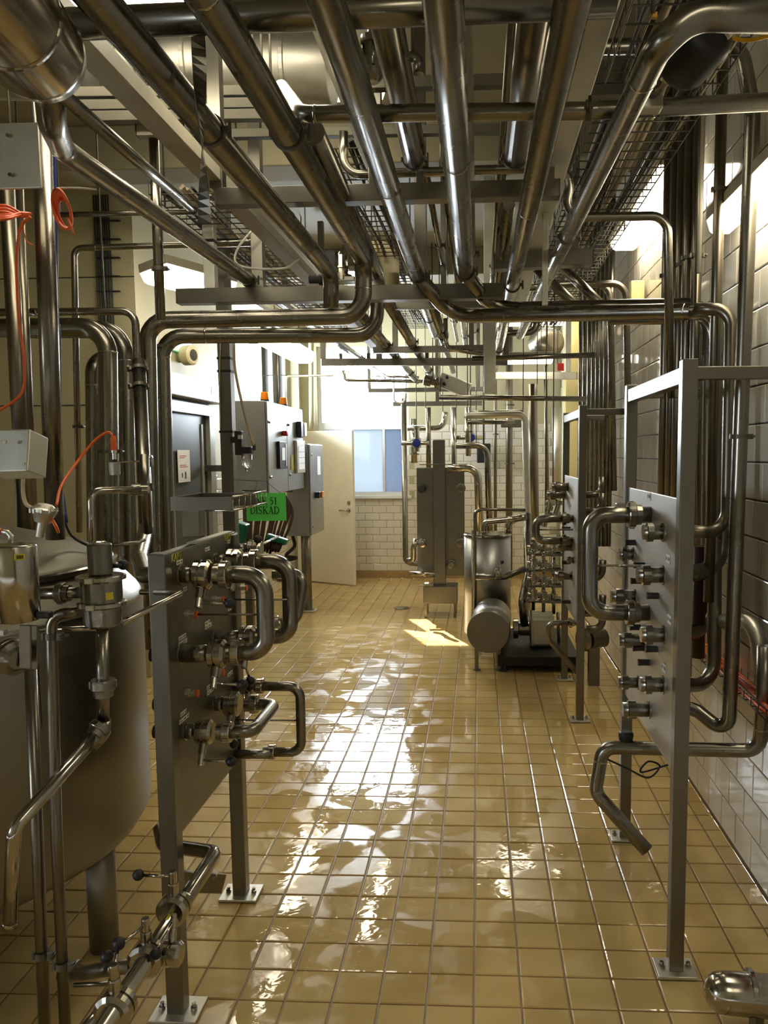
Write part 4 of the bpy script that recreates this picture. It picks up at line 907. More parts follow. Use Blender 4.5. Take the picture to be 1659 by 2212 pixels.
for lab, y in (('amber beacon nearer the camera on top of the control cabinet', 7.16), ('amber beacon farther from the camera on top of the control cabinet', 7.85)):
    q = thing('warning_beacon', lab, 'beacon', (c1x-.04, y, 2.24))
    MB().lathe([(0, .040), (.012, .040)], (c1x-.04, y, 2.241), (0, 0, 1), 20).build('base', 'dark', q)
    MB().lathe([(.012, .037), (.02, .038), (.075, .033), (.082, .026)], (c1x-.04, y, 2.241), (0, 0, 1), 20).build('lens', 'beacon', q)
t = thing('control_cabinet', 'smaller single-door steel cabinet with an orange switch beside the open door', 'cabinet', (-1.98, 8.62, .85))
MB().box((-2.12, 8.62, .85), (-1.87, 9.34, 1.87), .006).build('case', 'cab', t)
d_ = MB().box((-1.868, 8.625, .855), (-1.85, 9.335, 1.865), .006).build('door', 'cab', t)
MB().box((-1.85, 8.98, 1.52), (-1.84, 9.14, 1.73), .003).build('display', 'screen', d_)
MB().box((-1.85, 8.84, 1.26), (-1.80, 8.95, 1.33), .006).build('rotary_switch', 'black', d_); MB().box((-1.80, 8.94, 1.26), (-1.785, 9.05, 1.33), .004).build('switch_plate', 'beacon', d_)
for z in (.95, 1.75): MB().lathe([(0, .012), (.012, .011)], (-1.85, 8.68, z), (1, 0, 0), 10).build('lock', 'polish', d_)
sp_ = thing('cabinet_post', 'round steel post carrying the smaller cabinet', 'post', (-1.90, 8.6, 0))
MB().lathe([(.012, .055), (.95, .055)], (-1.93, 8.68, 0), (0, 0, 1), 24, True).build('tube', 'pipe2', sp_); foot(sp_, Vector((-1.94, 8.66, 0)), .12)
spost('square steel post behind the double-door cabinet', 520, 536, 7.9, 0, 1.38)
tag(MB().box((-2.5, 8.2, 1.36), (-1.95, 8.26, 1.42)).build('wall_bracket', 'beam'), 'steel bracket holding the double-door cabinet to the wall', 'bracket')
tag(MB().box((LW, 7.3, 1.6), (-2.19, 7.36, 1.66)).build('wall_bracket', 'beam'), 'steel wall bracket at the near side of the double-door cabinet', 'bracket')
tag(MB().box((LW, 8.9, 1.2), (-2.12, 8.96, 1.26)).build('wall_bracket', 'beam'), 'steel wall bracket behind the smaller cabinet', 'bracket')
loose('black cables looping under the smaller cabinet', [V(632, 1158, 8.7), V(636, 1180, 8.7), V(618, 1200, 8.7), V(640, 1205, 8.8), V(612, 1212, 8.8)], .02, 'black')
# filter regulator with hose
t = thing('air_filter', 'black air filter regulator with a clear bowl on the dark steel post', 'air filter', V(530, 1015, 4.85))
MB().obox(V(517, 957, 4.85), (.022, .03, .075), None, .006).build('regulator', 'black', t)
MB().obox(V(519, 944, 4.82), (.012, .012, .012)).build('gauge', 'galv', t)
MB().obox(V(532, 972, 4.85), (.038, .03, .022), None, .008).build('head', 'black', t)
MB().lathe([(-.105, .006), (-.10, .01), (-.085, .012), (-.08, .024), (-.065, .032), (0, .032)], V(533, 982, 4.85), (0, 0, 1), 20, True).build('bowl', 'clear', t)
MB().lathe([(-.02, .010), (.02, .010)], V(549, 966, 4.85), (0, 0, 1), 12).build('elbow_fitting', 'dark', t)
loose('cream air hose hanging from above to the air filter', [V(505, 742, 4.8), V(508, 800, 4.8), V(525, 880, 4.82), V(548, 962, 4.84)], .0085, 'cream_hose', 'hose', 'hose')
loose('thin cream cable running down beside the dark steel post', [V(476, 740, 4.95), V(474, 820, 4.95), V(476, 925, 4.95)], .004, 'cream_hose')
loose('white cable looping from the cable basket to the dark post', [V(560, 480, 4.0), V(512, 540, 4.0), V(520, 575, 4.0), V(610, 580, 4.0), V(648, 560, 4.0)], .006, 'paper')
# wall items on the left wall
bl = V(392, 770, 0.01+LW*F/(392-1033)); bl = VX(388, 769, LW)
t = MB().lathe([(0, .06), (.05, .06), (.06, .085), (.14, .085), (.15, .07)], bl, (1, -.35, 0), 28).build('alarm_sounder', 'beige'); tag(t, 'round cream alarm sounder on the wall above the door hood', 'alarm')
MB().lathe([(.151, .05), (.153, .02)], bl, (1, -.35, 0), 20).build('grille', 'dark', t)
es = VX(384, 744, LW); t = MB().box((LW, es.y-.15, es.z-.07), (LW+.03, es.y+.25, es.z+.07), .004).build('exit_sign', 'exit'); tag(t, 'green exit sign half hidden behind the cross pipes', 'sign')
so_ = VX(456, 1041, LW); t = MB().box((LW, so_.y-.05, so_.z-.07), (LW+.05, so_.y+.05, so_.z+.07), .012).build('wall_socket', 'beige'); tag(t, 'cream wall socket beside the grey door frame', 'socket')
MB().tube([(LW+.025, so_.y, so_.z+.07), (LW+.02, so_.y, so_.z+.35)], .005, 6).build('socket_cable', 'cream_hose', t)
pipe('round cream downpipe in the far corner beside the high window', [V(672, 700, 10.7), V(674, 1000, 10.7)], .035, mat='cream')
pipe('thin white conduit across the far wall above the open door', [V(616, 880, 9.5), V(617, 813, 9.5), V(720, 811, 9.5)], .014, .04, mat='frame_white')
pipe('dark conduit climbing between the bright windows', [V(598, 740, 9.0), V(600, 880, 9.0)], .012, mat='rail')
# ---------------------------------------------------------------- flow panel at the tiled wall
XR = .662; XRP = XR-.012
def wall_panel(label, ya, yb, zt, zb, ztop, name='flow_panel'):
    t = thing(name, label, 'flow panel', (XR, ya, 0))
    for y in (ya, yb):
        MB().box((XR-.024, y-.024, .01), (XR+.024, y+.024, ztop), .003).build('post', 'beam', t); foot(t, Vector((XR, y, 0)), .065)
    MB().box((XR-.012, ya-.02, zb), (XR-.002, yb+.02, zt), .002).build('plate', 'plate2', t)
    MB().box((XR-.02, ya+.025, ztop-.075), (XR+.02, yb-.025, ztop-.02), .003).build('top_rail', 'beam', t)
    for y, n in ((ya+.04, 0), (yb-.04, 1)):
        MB().box((XR+.02, y-.02, ztop-.06), (.94, y+.02, ztop-.02), .003).build('wall_arm', 'beam', t)
    return t
rp = wall_panel('tall flow panel with posts standing beside the tiled wall nearest the camera', 2.55, 3.48, 1.60, .68, 2.04)
def rstub(x, y, r, L, root=rp, X=XRP):
    p = VX(x, y, X)
    MB().lathe([(0, r), (L, r)], p, (-1, 0, 0), 20, True).lathe([(L*.5, r*1.0), (L*.52, r*1.3), (L*.8, r*1.3), (L*.82, r)], p, (-1, 0, 0), 20).lathe([(0, r*1.3), (.004, r*1.25), (.005, r)], p, (-1, 0, 0), 20).build('port_stub', 'pipe', root)
    return p
for x, y, r, L in ((1432, 1150, .026, .07), (1368, 1197, .024, .06), (1432, 1242, .028, .09), (1372, 1288, .026, .10), (1434, 1371, .027, .08), (1392, 1383, .024, .10), (1432, 1479, .026, .08), (1378, 1474, .023, .08), (1402, 1533, .027, .10)):
    rstub(x, y, r, L)
for x, y in ((1392, 1221), (1385, 1255), (1422, 1287), (1383, 1355), (1390, 1400), (1420, 1402), (1402, 1431), (1372, 1172)):
    p = VX(x, y, XRP)
    s_ = MB().lathe([(0, .012), (.035, .012)], p, (-1, 0, 0), 14).build('proximity_sensor', 'dark', rp); MB().lathe([(.035, .013), (.042, .013)], p, (-1, 0, 0), 14).build('sensor_cap', 'rust', s_)
for x, y in ((1402, 1072), (1443, 1207), (1446, 1338), (1434, 1442)): text_plate(rp, VX(x, y, XRP-.001), -1, .05, .03)
t = thing('swing_bend', 'big square-cornered swing bend on the wall-side flow panel', 'pipe bend', V(1272, 1215, 3.0))
ba = VX(1405, 1112, XRP); bb = VX(1405, 1327, XRP)
e0 = Vector((.425, ba.y, ba.z)); e1 = Vector((.425, ba.y, bb.z))
MB().tube(fillet([ba, e0, e1, Vector((bb.x, ba.y, bb.z))], .065, 9), .0315, 24).build('bend_tube', 'pipe', t)
for q in (ba, Vector((bb.x, ba.y, bb.z))): nut(q-Vector((.06, 0, 0)), (1, 0, 0), .031, 'pipe', t, .05)
pin = VX(1395, 1217, XRP); MB().tube([Vector((.44, ba.y, pin.z)), Vector((XRP, ba.y, pin.z))], .0045, 8).build('locating_pin', 'polish', t)
MB().obox(ba-Vector((.11, 0, -.035)), (.02, .012, .01), None, .003).build('lug', 'polish', t)
# upright pipes between the panel and the tiled wall
def upright(label, x, Y, r, ybot, X=None, Z1=None, mat='pipe2', **k):
    p = V(x, 900, Y); zt = Z1 if Z1 else CZ-.001
    return pipe(label, [(p.x, Y, V(x, ybot, Y).z), (p.x, Y, zt)], r, mat=mat, **k)
for lab, x, Y, r, yb in (('tall upright pipe farthest along the row behind the wall-side panel', 1434, 4.1, .025, 1400), ('tall upright pipe, second of the row behind the wall-side panel', 1449, 3.98, .022, 1420),
        ('tall upright pipe, third of the row behind the wall-side panel', 1463, 3.86, .024, 1430), ('tall upright pipe, fourth of the row behind the wall-side panel', 1480, 3.74, .026, 1440),
        ('tall upright pipe between the panel row and the elbows', 1497, 3.66, .022, 1460), ('tall dark pipe rising past the elbows to the ceiling', 1541, 3.3, .022, 1300)):
    upright(lab, x, Y, r, yb, clamps=((0, .6),))
pc = V(1513, 400, 3.3); pipe('pale conduit hanging down among the tall wall pipes', [(pc.x, 3.3, V(1513, 590, 3.3).z), (pc.x, 3.3, CZ-.001)], .011, mat='trunk')
pipe('elbowed upright pipe whose horizontal arm is lowest under the main run', [V(1312, 693, 3.95), V(1506, 690, 3.9), V(1510, 1240, 3.85)], .022, .07, mat='pipe')
pipe('elbowed upright pipe nested inside the widest elbow', [V(1490, 676, 3.45), V(1548, 676, 3.4), V(1542, 1480, 3.3), V(1415, 1481, 3.1)], .029, .10, mat='pipe')
pipe('elbowed upright pipe ending in a hook at the middle of the panel back', [V(1500, 668, 3.25), V(1580, 668, 3.2), V(1570, 1150, 3.15), V(1480, 1148, 3.1)], .025, .10, mat='pipe2')
pipe('tall light-catching pipe at the tiled wall that hooks under behind the panel', [V(1275, 102, 3.05), V(1600, 96, 2.98), V(1626, 240, 2.98), V(1574, 1590, 3.0), V(1500, 1530, 3.1), V(1402, 1533, 3.2)], .0275, .09, welds=((0, .2),), clamps=((2, .5),))
pipe('open-ended pipe passing under the panel and bending down to the floor', [V(1652, 1395, 2.95), V(1650, 1500, 2.95), V(1640, 1622, 2.98), V(1302, 1614, 3.1), V(1286, 1712, 3.1), V(1398, 1838, 3.0)], .0275, .06, welds=((1, .6), (3, .3)))
pipe('grey elbow pipe rising from the tray beside the tiled wall', [V(1560, 1342, 3.3), V(1638, 1342, 3.05), V(1640, 1460, 3.05)], .030, .12, mat='galv')
pipe('rusty brown pipe behind the wall-side panel', [V(1512, 1180, 3.45), V(1508, 1420, 3.45)], .028, mat='rust')
pipe('long bright cross pipe in front of the tall wall pipes at the top', [V(1395, 228, 2.24)+Vector((0, -.045, -.0)), V(1425, 226, 2.2), V(1760, 214, 2.15)], .026, mat='polish', welds=((1, .1),)) if False else None
# small butterfly valve and cables on the lower pipe
pv = V(1352, 1590, 3.1); t = thing('hose_valve', 'black capped valve standing on the open-ended pipe', 'valve', pv)
MB().lathe([(-.05, .016), (-.03, .024), (0, .03), (.012, .03), (.02, .02)], pv, (0, 0, 1), 18, True).build('cap', 'black', t)
loose('thin black cables dangling in loops under the wall-side panel', [V(1312, 1640, 3.1), V(1355, 1660, 3.1), V(1400, 1680, 3.15), V(1425, 1655, 3.2), V(1400, 1645, 3.2), V(1385, 1668, 3.2), V(1450, 1650, 3.2)], .004, 'black')
# wall cable tray with orange cable
p0 = VX(1530, 1415, 1.09); p1 = VX(1659, 1520, 1.09)
trw = MB(); xa, xb = 1.03, 1.125; z = p0.z
for x in (xa, xa+.03, xa+.06, xb): trw.tube([(x, 1.6, z), (x, 4.6, z)], .003, 5)
for z_ in (z+.04,): trw.tube([(xa, 1.6, z_), (xa, 4.6, z_)], .003, 5)
y = 1.6
while y < 4.6: trw.tube([(xa, y, z+.04), (xa, y, z), (xb, y, z), (xb, y, z+.04)], .003, 5); y += .08
tb = trw.build('cable_tray', 'rail'); tag(tb, 'low wire tray running along the tiled wall with orange cables', 'cable tray')
for y in (2.2, 3.0, 3.8): MB().bar((xb-.005, y, z-.0), (RW-.002, y, z), .02, .02).build('wall_bracket', 'rail', tb)
t = thing('cable_bundle', 'orange cables lying in the low tray along the tiled wall', 'cables', (1.08, 1.7, z))
for k in range(6):
    x = xa+.012+k*.014; MB().tube(smooth([(x+random.uniform(-.01, .01), 1.7+.45*j, z+.012+random.uniform(0, .018)) for j in range(7)], 5), .006, 6).build('cable', 'orange', t)
# pump at the bottom edge
pcx = V(1600, 2150, 2.28); t = thing('pump_housing', 'polished rounded pump end lying near the floor at the bottom corner', 'pump', (pcx.x, pcx.y, 0))
q = V(1520, 2140, 2.28)
MB().lathe([(0, .001), (.004, .022), (.014, .040), (.032, .054), (.06, .060), (.30, .062)], q, (1, -.05, -.03), 40, True).build('housing', 'polish', t)
MB().lathe([(0, .062), (.004, .066), (.016, .066), (.02, .062)], q+Vector((.13, 0, 0)), (1, -.05, -.03), 40).build('band', 'polish', t)
for x in (.16, .27): MB().box((q.x+x-.012, q.y-.03, 0), (q.x+x+.012, q.y+.03, q.z-.05)).build('leg', 'beam', t)
# black actuator and fittings at the top
t = thing('round_actuator', 'black drum-shaped actuator with a yellow cable under the top cross pipe', 'actuator', V(1505, 110, 2.05))
ad = (V(1535, 60, 2.0)-V(1470, 140, 2.12)).normalized()
MB().lathe([(-.075, .03), (-.07, .058), (-.05, .066), (.045, .068), (.06, .060), (.068, .04)], V(1502, 108, 2.05), ad, 32, True).build('drum', 'black', t)
MB().lathe([(.0, .02), (.03, .02), (.035, .03), (.05, .03)], V(1425, 178, 2.15), ad, 18).build('yoke', 'polish', t)
MB().tube([V(1400, 210, 2.2), V(1450, 155, 2.1)], .018, 14).build('stem', 'pipe', t)
MB().obox(V(1560, 66, 2.0), (.006, .012, .025), (ad.orthogonal().normalized(), ad, ad.cross(ad.orthogonal().normalized()))).build('end_tab', 'paper', t)
t2 = MB().obox(V(1388, 222, 2.2), (.05, .022, .024), None, .006).build('valve_block', 'galv'); tag(t2, 'pale block joining the black actuator to the long cross pipe', 'valve block')
loose('yellow cable arching from the black actuator to the picture edge', [V(1565, 72, 2.02), V(1590, 84, 2.02), V(1625, 86, 2.0), V(1690, 70, 1.95)], .0045, 'yellow')
tag(MB().obox(V(1414, 34, 1.95), (.006, .006, .006), None, .001).build('cable_end', 'yellow'), 'small yellow cap under the top bend of the wall-side overhead pipe', 'cap')
# knob wheel below the thick cross pipe in the middle (threaded union)
t = thing('check_valve', 'ribbed threaded valve hanging under the thick cross pipe in the middle', 'valve', V(803, 130, 2.5))
MB().lathe([(-.075, .02), (-.06, .034), (-.04, .034), (-.035, .024), (.03, .024), (.035, .034), (.055, .034), (.06, .012), (.085, .012)], V(803, 122, 2.5), (0, 0, 1), 20).build('body', 'pipe', t)
for k in range(4): a = k*PI/2+.3; c = V(803, 122, 2.5); MB().tube([c+Vector((math.cos(a)*.027, math.sin(a)*.027, -.035)), c+Vector((math.cos(a)*.027, math.sin(a)*.027, .035))], .005, 6).build('tie_bolt', 'polish', t)
MB().lathe([(0, .018), (.012, .022), (.022, .02)], V(803, 92, 2.5), (0, 0, 1), 8).build('cap_nut', 'dark', t)
pipe('small rusty branch pipe beside the ribbed valve with an elbow down', [V(862, 125, 2.55), V(905, 123, 2.55), V(905, 160, 2.55)], .016, .02, mat='pipe2')
t = thing('seat_valve', 'small seat valve with a cap standing on the long beam by the pipe drops', 'valve', V(738, 600, 4.2))
MB().lathe([(-.03, .055), (0, .055), (.002, .035), (.03, .035), (.032, .045), (.04, .045), (.042, .034), (.10, .034), (.105, .02), (.12, .012)], V(738, 595, 4.2), (0, 0, 1), 24).build('body', 'polish', t)
MB().obox(V(738, 606, 4.2), (.075, .05, .012), None, .003).build('flange', 'beam', t)
MB().obox(V(716, 560, 4.25), (.03, .03, .04), None, .006).build('solenoid', 'black', t)
MB().lathe([(0, .02), (.05, .02), (.052, .028), (.07, .028)], V(668, 604, 4.1), (1, 0, 0), 14).build('side_port', 'dark', t)
el_ = pipe('cream rounded elbow duct above the long beam', [V(790, 570, 5.6), V(795, 540, 5.6), V(840, 545, 5.6), V(842, 640, 5.6)], .07, .12, mat='beige')
# diagonal pair and nested pipes
pipe('first of the two short pipes slanting down behind the main run', [V(1160, 580, 4.7), V(1245, 662, 4.5)], .028)
pipe('second of the two short pipes slanting down behind the main run', [V(1218, 580, 4.7), V(1300, 660, 4.5)], .028)
pipe('bright cross pipe with a bend turning down, inner of the nested pair', [V(1118, 622, 5.4), V(1318, 614, 5.4), V(1326, 1060, 5.4)], .022, .09, mat='pipe')
pipe('bright cross pipe with a bend turning down, outer of the nested pair', [V(1200, 616, 5.0), V(1352, 612, 5.0), V(1360, 1060, 5.0)], .021, .09, mat='pipe')
pipe('thin cross pipe ending at the far upright pipes', [V(1020, 775, 6.6), V(1285, 767, 6.6)], .022)
pipe('rusty-looking twin cross pipe low in the far bundle', [V(950, 858, 7.6), V(1268, 862, 7.2)], .024)
pipe('pipe bending down between the cross pipes over the valve cluster', [V(1092, 720, 6.4), V(1155, 718, 6.4), V(1160, 690, 6.4)], .026, .06, mat='pipe')
pipe('thin pipe dropping and turning along the beam in the far bundle', [V(962, 688, 6.2), V(964, 752, 6.2), V(1045, 765, 6.2)], .018, .06, mat='polish')
pipe('first thin pipe crossing in the far bundle in front of the window', [V(742, 800, 9.6), V(745, 821, 9.6), V(920, 824, 9.6)], .020, .05)
pipe('second thin pipe crossing in the far bundle behind the posts', [V(800, 812, 9.8), V(905, 815, 9.8)], .014)
pipe('hooked thin pipe hanging at the window corner', [V(851, 810, 9.9), V(851, 868, 9.9), V(873, 872, 9.9), V(876, 850, 9.9)], .012, .05, mat='galv')
pipe('long horizontal pipe above the valve cluster, upper of three', [V(1015, 895, 7.6), V(1130, 893, 7.6)], .036)
pipe('long horizontal pipe above the valve cluster, middle of three', [V(1010, 912, 7.8), V(1112, 912, 7.8)], .022)
pipe('upright pipe rising between the pump unit and the far panel', [V(1008, 898, 7.5), V(1134, 895, 7.5), V(1140, 1110, 7.5), V(1140, 1330, 7.5)], .032, .07, mat='galv')
pipe('dark upright pipe beside the one over the pump unit', [V(1150, 830, 8.2), V(1155, 1160, 8.2)], .05, mat='pipe2')
pipe('slim upright pipe in the far tiled corner', [V(1178, 790, 8.6), V(1183, 1080, 8.6)], .02, mat='pipe2')
pipe('broad grey duct pipe in the far corner by the pilaster', [V(1205, 880, 9.6), V(1208, 1060, 9.6)], .075, mat='galv')
pipe('slim upright pipe right beside the bright window', [V(872, 860, 10.4), V(876, 1215, 10.4), V(905, 1218, 10.4)], .036, .08, mat='pipe')
pipe('thin straight pipe dropping to the tall heat exchanger', [V(925, 880, 9.4), V(926, 1012, 9.4)], .03)
pipe('thin shiny pipe dropping behind the heat exchanger column', [V(980, 880, 9.2), V(982, 1060, 9.2)], .032, mat='polish')
pipe('pipe arching from the heat exchanger top toward the tiled wall', [V(985, 963, 8.6), V(1052, 962, 8.6), V(1058, 1150, 8.6)], .034, .12)
pipe('polished elbow pipe on the side of the heat exchanger', [V(968, 1012, 8.2), V(1032, 1010, 8.2), V(1037, 1150, 8.2)], .042, .12, mat='polish')
pipe('horizontal pipe with upturned end at the window side of the exchanger', [V(880, 925, 9.5), V(958, 924, 9.5), V(962, 890, 9.5)], .032, .10, mat='polish')
# ---------------------------------------------------------------- far flow panel
fp = wall_panel('smaller-looking flow panel farther down the aisle beside the tiled wall', 5.07, 6.01, 1.585, .62, 2.05)
for x, y, r, L in ((1228, 1052, .03, .12), (1222, 1068, .03, .14), (1236, 1182, .026, .10), (1236, 1244, .027, .12), (1240, 1210, .02, .05)): rstub(x, y, r, L, fp)
for y in (1142, 1215, 1300):
    p = VX(1232, y, XRP); MB().lathe([(0, .014), (.06, .014)], p, (-1, 0, 0), 12).build('proximity_sensor', 'dark', fp)
t = thing('swing_bend', 'rectangular swing bend on the far flow panel', 'pipe bend', V(1155, 1145, 5.6))
ba = VX(1238, 1120, XRP); x_ = V(1158, 1120, ba.y).x; zb_ = V(1158, 1168, ba.y).z
MB().tube(fillet([ba, (x_, ba.y, ba.z), (x_, ba.y, zb_), (XRP, ba.y, zb_)], .06), .027, 18).build('bend_tube', 'pipe', t)
for z_ in (ba.z, zb_): nut(Vector((XRP-.05, ba.y, z_)), (1, 0, 0), .027, 'pipe', t, .05)
MB().tube([(x_, ba.y, (ba.z+zb_)/2), (XRP, ba.y, (ba.z+zb_)/2)], .006, 8).build('locating_pin', 'polish', t)
t = thing('swing_bend', 'low swing bend under the far flow panel with a slanting leg', 'pipe bend', V(1185, 1400, 5.5))
MB().tube(fillet([V(1258, 1345, 5.3), V(1182, 1346, 5.3), V(1186, 1382, 5.3), V(1246, 1452, 5.3)], .05), .019, 16).build('bend_tube', 'pipe', t)
nut(V(1235, 1345, 5.3), (1, 0, 0), .02, 'polish', t, .04)
for i, (x, Y) in enumerate(((1262, 7.3), (1272, 7.0), (1281, 6.75), (1290, 6.5), (1299, 6.3), (1308, 6.1), (1253, 7.6), (1318, 5.9))):
    ord_ = ('first', 'second', 'third', 'fourth', 'fifth', 'sixth', 'farthest', 'nearest')[i]
    upright('thin upright pipe, %s in the row behind the far flow panel' % ord_, x, Y, .020, 1180, mat='pipe')
for i, (y, Y) in enumerate(((1070, 5.9), (1105, 5.8), (1250, 5.6), (1325, 5.6), (1360, 5.5))):
    pipe('short hooked pipe at the back of the far flow panel, %s from the top' % ('first', 'second', 'third', 'fourth', 'fifth')[i], [V(1262, y, Y), V(1300, y-2, Y), V(1302, y-40, Y)], .026, .06, mat='pipe2')
tag(MB().obox(V(1376, 632, 5.5), (.045, .03, .075), None, .006).build('wall_box', 'pillar'), 'yellow-cream box on the wall behind the tall pipes', 'box')
tag(MB().box((1.05, 4.35, V(1410, 1040, 4.4).z-.06), (RW-.002, 4.5, V(1410, 1040, 4.4).z+.04), .008).build('wall_box', 'beige'), 'small cream dispenser on the tiled wall above the panel plate', 'box')
tag(MB().obox(V(1211, 793, 8.8), (.035, .01, .04)).build('red_tag', 'red'), 'red tag above the pale rail in the far corner', 'tag')
# fan housing behind main run
t = MB().lathe([(-.14, .10), (-.12, .16), (.1, .17), (.16, .10)], V(1180, 740, 9.0), (.5, -.85, .1), 28, True).build('round_housing', 'pipe2'); tag(t, 'round grey fan housing behind the thin cross pipe', 'fan housing')
# ---------------------------------------------------------------- plate heat exchanger
t = thing('heat_exchanger', 'tall steel heat exchanger frame standing near the bright window', 'heat exchanger', V(950, 1335, 8.4))
YH = 8.4
a = V(901, 1245, YH); b_ = V(1003, 1010, YH); MB().box((a.x, YH+.06, a.z), (b_.x, YH+.10, b_.z), .006).build('cover_plate', 'plate', t)
MB().box((a.x+.03, YH+.10, a.z+.05), (b_.x-.02, YH+.55, b_.z-.06), .01).build('plate_pack', 'dark', t)
a = V(937, 1268, YH); b_ = V(961, 950, YH); MB().box((a.x, YH-.02, a.z), (b_.x, YH+.06, b_.z), .006).build('column', 'beam', t)
a = V(915, 1302, YH-.05); b_ = V(988, 1266, YH-.05); MB().box((a.x, YH-.10, a.z), (b_.x, YH+.2, b_.z), .006).build('base_box', 'plate', t)
for x in (920, 983):
    for dy in (-.08, .17): q = V(x, 1300, YH-.05); MB().box((q.x-.014, YH+dy-.014, 0), (q.x+.014, YH+dy+.014, q.z+.02)).build('leg', 'beam', t)
for x, y, m_ in ((912, 1054, 'dark'), (996, 1054, 'plate'), (912, 1172, 'polish'), (996, 1172, 'plate'), (975, 1218, 'plate')):
    MB().lathe([(0, .05), (.03, .05), (.035, .035), (.07, .03)], V(x, y, YH+.06), (0, -1, 0), 20).build('port', m_, t)
MB().tube(fillet([V(900, 1165, YH-.05), V(893, 1182, YH-.05), V(893, 1210, YH-.02), V(880, 1212, YH)], .04), .03, 14).build('side_outlet', 'polish', t)
MB().tube(fillet([V(884, 1239, YH-.05), V(940, 1241, YH-.05)], .04), .025, 14).build('drain_pipe', 'polish', t)
MB().obox(V(922, 1264, YH-.08), (.07, .06, .005), None).build('drip_tray', 'polish', t)
for lab, x, y in (('blue-capped sampling valve beside the bright window', 900, 957), ('blue-capped sampling valve above the heat exchanger', 1017, 945)):
    q = thing('sampling_valve', lab, 'valve', V(x, y, 9.2)); c = V(x, y, 9.2)
    MB().lathe([(0, .05), (.03, .05), (.035, .04)], c, (0, -1, 0), 20).build('blue_cap', 'blue', q)
    MB().lathe([(-.10, .03), (-.06, .03), (-.055, .045), (.055, .045), (.06, .03), (.16, .03), (.165, .045), (.19, .045)], c+Vector((0, .04, 0)), (0, 0, 1), 16).build('body', 'polish', q)
    MB().tube([c+Vector((-.18, .04, 0)), c+Vector((.14, .04, 0))], .026, 12).build('side_pipe', 'polish', q)
# valve cluster of bright bodies between exchanger and pumps
for i, (x, y0_, y1_, Y, r) in enumerate(((893, 905, 1000, 10.2, .04), (1010, 880, 985, 8.9, .03))):
    pipe(('bright fitted pipe stack beside the window edge', 'bright fitted pipe stack over the exchanger column')[i], [V(x, y0_, Y), V(x+2, y1_, Y)], r, mat='polish', clamps=((0, .2), (0, .5), (0, .8)))
# ---------------------------------------------------------------- pump skid
YK = 6.5
t = thing('pump_skid', 'dark base frame carrying the round motor and balance tank', 'base frame', V(1130, 1440, YK))
a = V(1075, 1450, 6.25); b_ = V(1245, 1425, 6.25); MB().box((a.x, 6.2, .05), (b_.x+.02, 7.25, .13), .008).build('base_slab', 'black', t)
for x in (a.x+.05, b_.x-.03):
    for y in (6.26, 7.15): MB().lathe([(0, .05), (.01, .05), (.012, .015), (.05, .015)], (x, y, 0), (0, 0, 1), 14).build('foot', 'dark', t)
mc = V(1054, 1366, 6.15); t = thing('electric_motor', 'round steel motor cover with a flat disc end facing the aisle', 'motor', (mc.x, mc.y, .1))
md = Vector((-.08, -1, -.02)).normalized()
MB().lathe([(-.55, .165), (-.01, .165)], mc, md, 48, True).build('cover', 'cab', t)
MB().lathe([(-.012, .168), (-.002, .168), (0, .165)], mc, md, 48).build('end_disc', 'plate', t)
for dx in (-.09, .09): MB().box((mc.x+dx-.015, mc.y+.1, .0), (mc.x+dx+.015, mc.y+.14, mc.z-.12)).lathe([(0, .03), (.01, .03)], (mc.x+dx, mc.y+.12, 0), (0, 0, 1), 12).build('leg', 'beam', t)
t = thing('balance_tank', 'upright cylindrical steel tank with a flat lid behind the round motor', 'tank', V(1055, 1400, 7.05)); bc = V(1053, 1153, 7.05)
MB().lathe([(-(bc.z-.16), .20), (-(bc.z-.14), .21), (-.012, .21)], bc, (0, 0, 1), 48, True).build('shell', 'cab', t)
MB().lathe([(-.012, .218), (.0, .218), (.006, .21), (.02, .10), (.025, .02)], bc, (0, 0, 1), 48).build('lid', 'polish', t)
MB().lathe([(0, .012), (.95*(bc.z), .012)], bc+Vector((-.13, -.19, -bc.z*.9)), (0, 0, 1), 12).build('sight_tube', 'polish', t)
for a_ in (.6, 2.5, 4.2, 5.4): MB().tube([bc+Vector((math.cos(a_)*.15, math.sin(a_)*.15, -bc.z)), bc+Vector((math.cos(a_)*.15, math.sin(a_)*.15, -bc.z+.18))], .015, 10).build('leg', 'beam', t)
pipe('thin pipe hooking over the balance tank from the pipes beyond', [V(1026, 1320, 6.7), V(1026, 1106, 6.7), V(1040, 1100, 6.7), V(1135, 1102, 6.7)], .014, .05, mat='pipe')
pipe('first short bend on the lid of the balance tank', [V(1045, 1155, 7.0), V(1046, 1128, 7.0), V(1100, 1122, 6.9), V(1135, 1118, 6.8)], .028, .06, mat='polish')
pipe('second short bend beside the lid of the balance tank', [V(1098, 1150, 7.1), V(1098, 1128, 7.1), V(1128, 1115, 7.1)], .032, .06, mat='polish')
pipe('pipe with a butterfly valve running from the balance tank to the valve cluster', [V(1028, 1246, 6.6), V(1090, 1246, 6.6), V(1136, 1228, 6.6)], .026, .05)
p = V(1075, 1240, 6.6); t = thing('butterfly_valve', 'bright butterfly valve on the pipe in front of the balance tank', 'valve', p); disc_valve(t, p, (1, 0, 0), .03, (.4, 0, 1), .08, .016, (0, -1, .3))
mo = V(1170, 1358, 6.6); t = thing('pump_motor', 'grey box-shaped pump motor beside the round cover', 'motor', (mo.x, mo.y, .13))
MB().obox(mo, (.09, .14, .12), None, .02).build('motor_case', 'galv', t)
for k in range(7): MB().obox(mo+Vector((0, -.12+k*.04, .005)), (.094, .004, .125), None, .002).build('cooling_fin', 'galv', t)
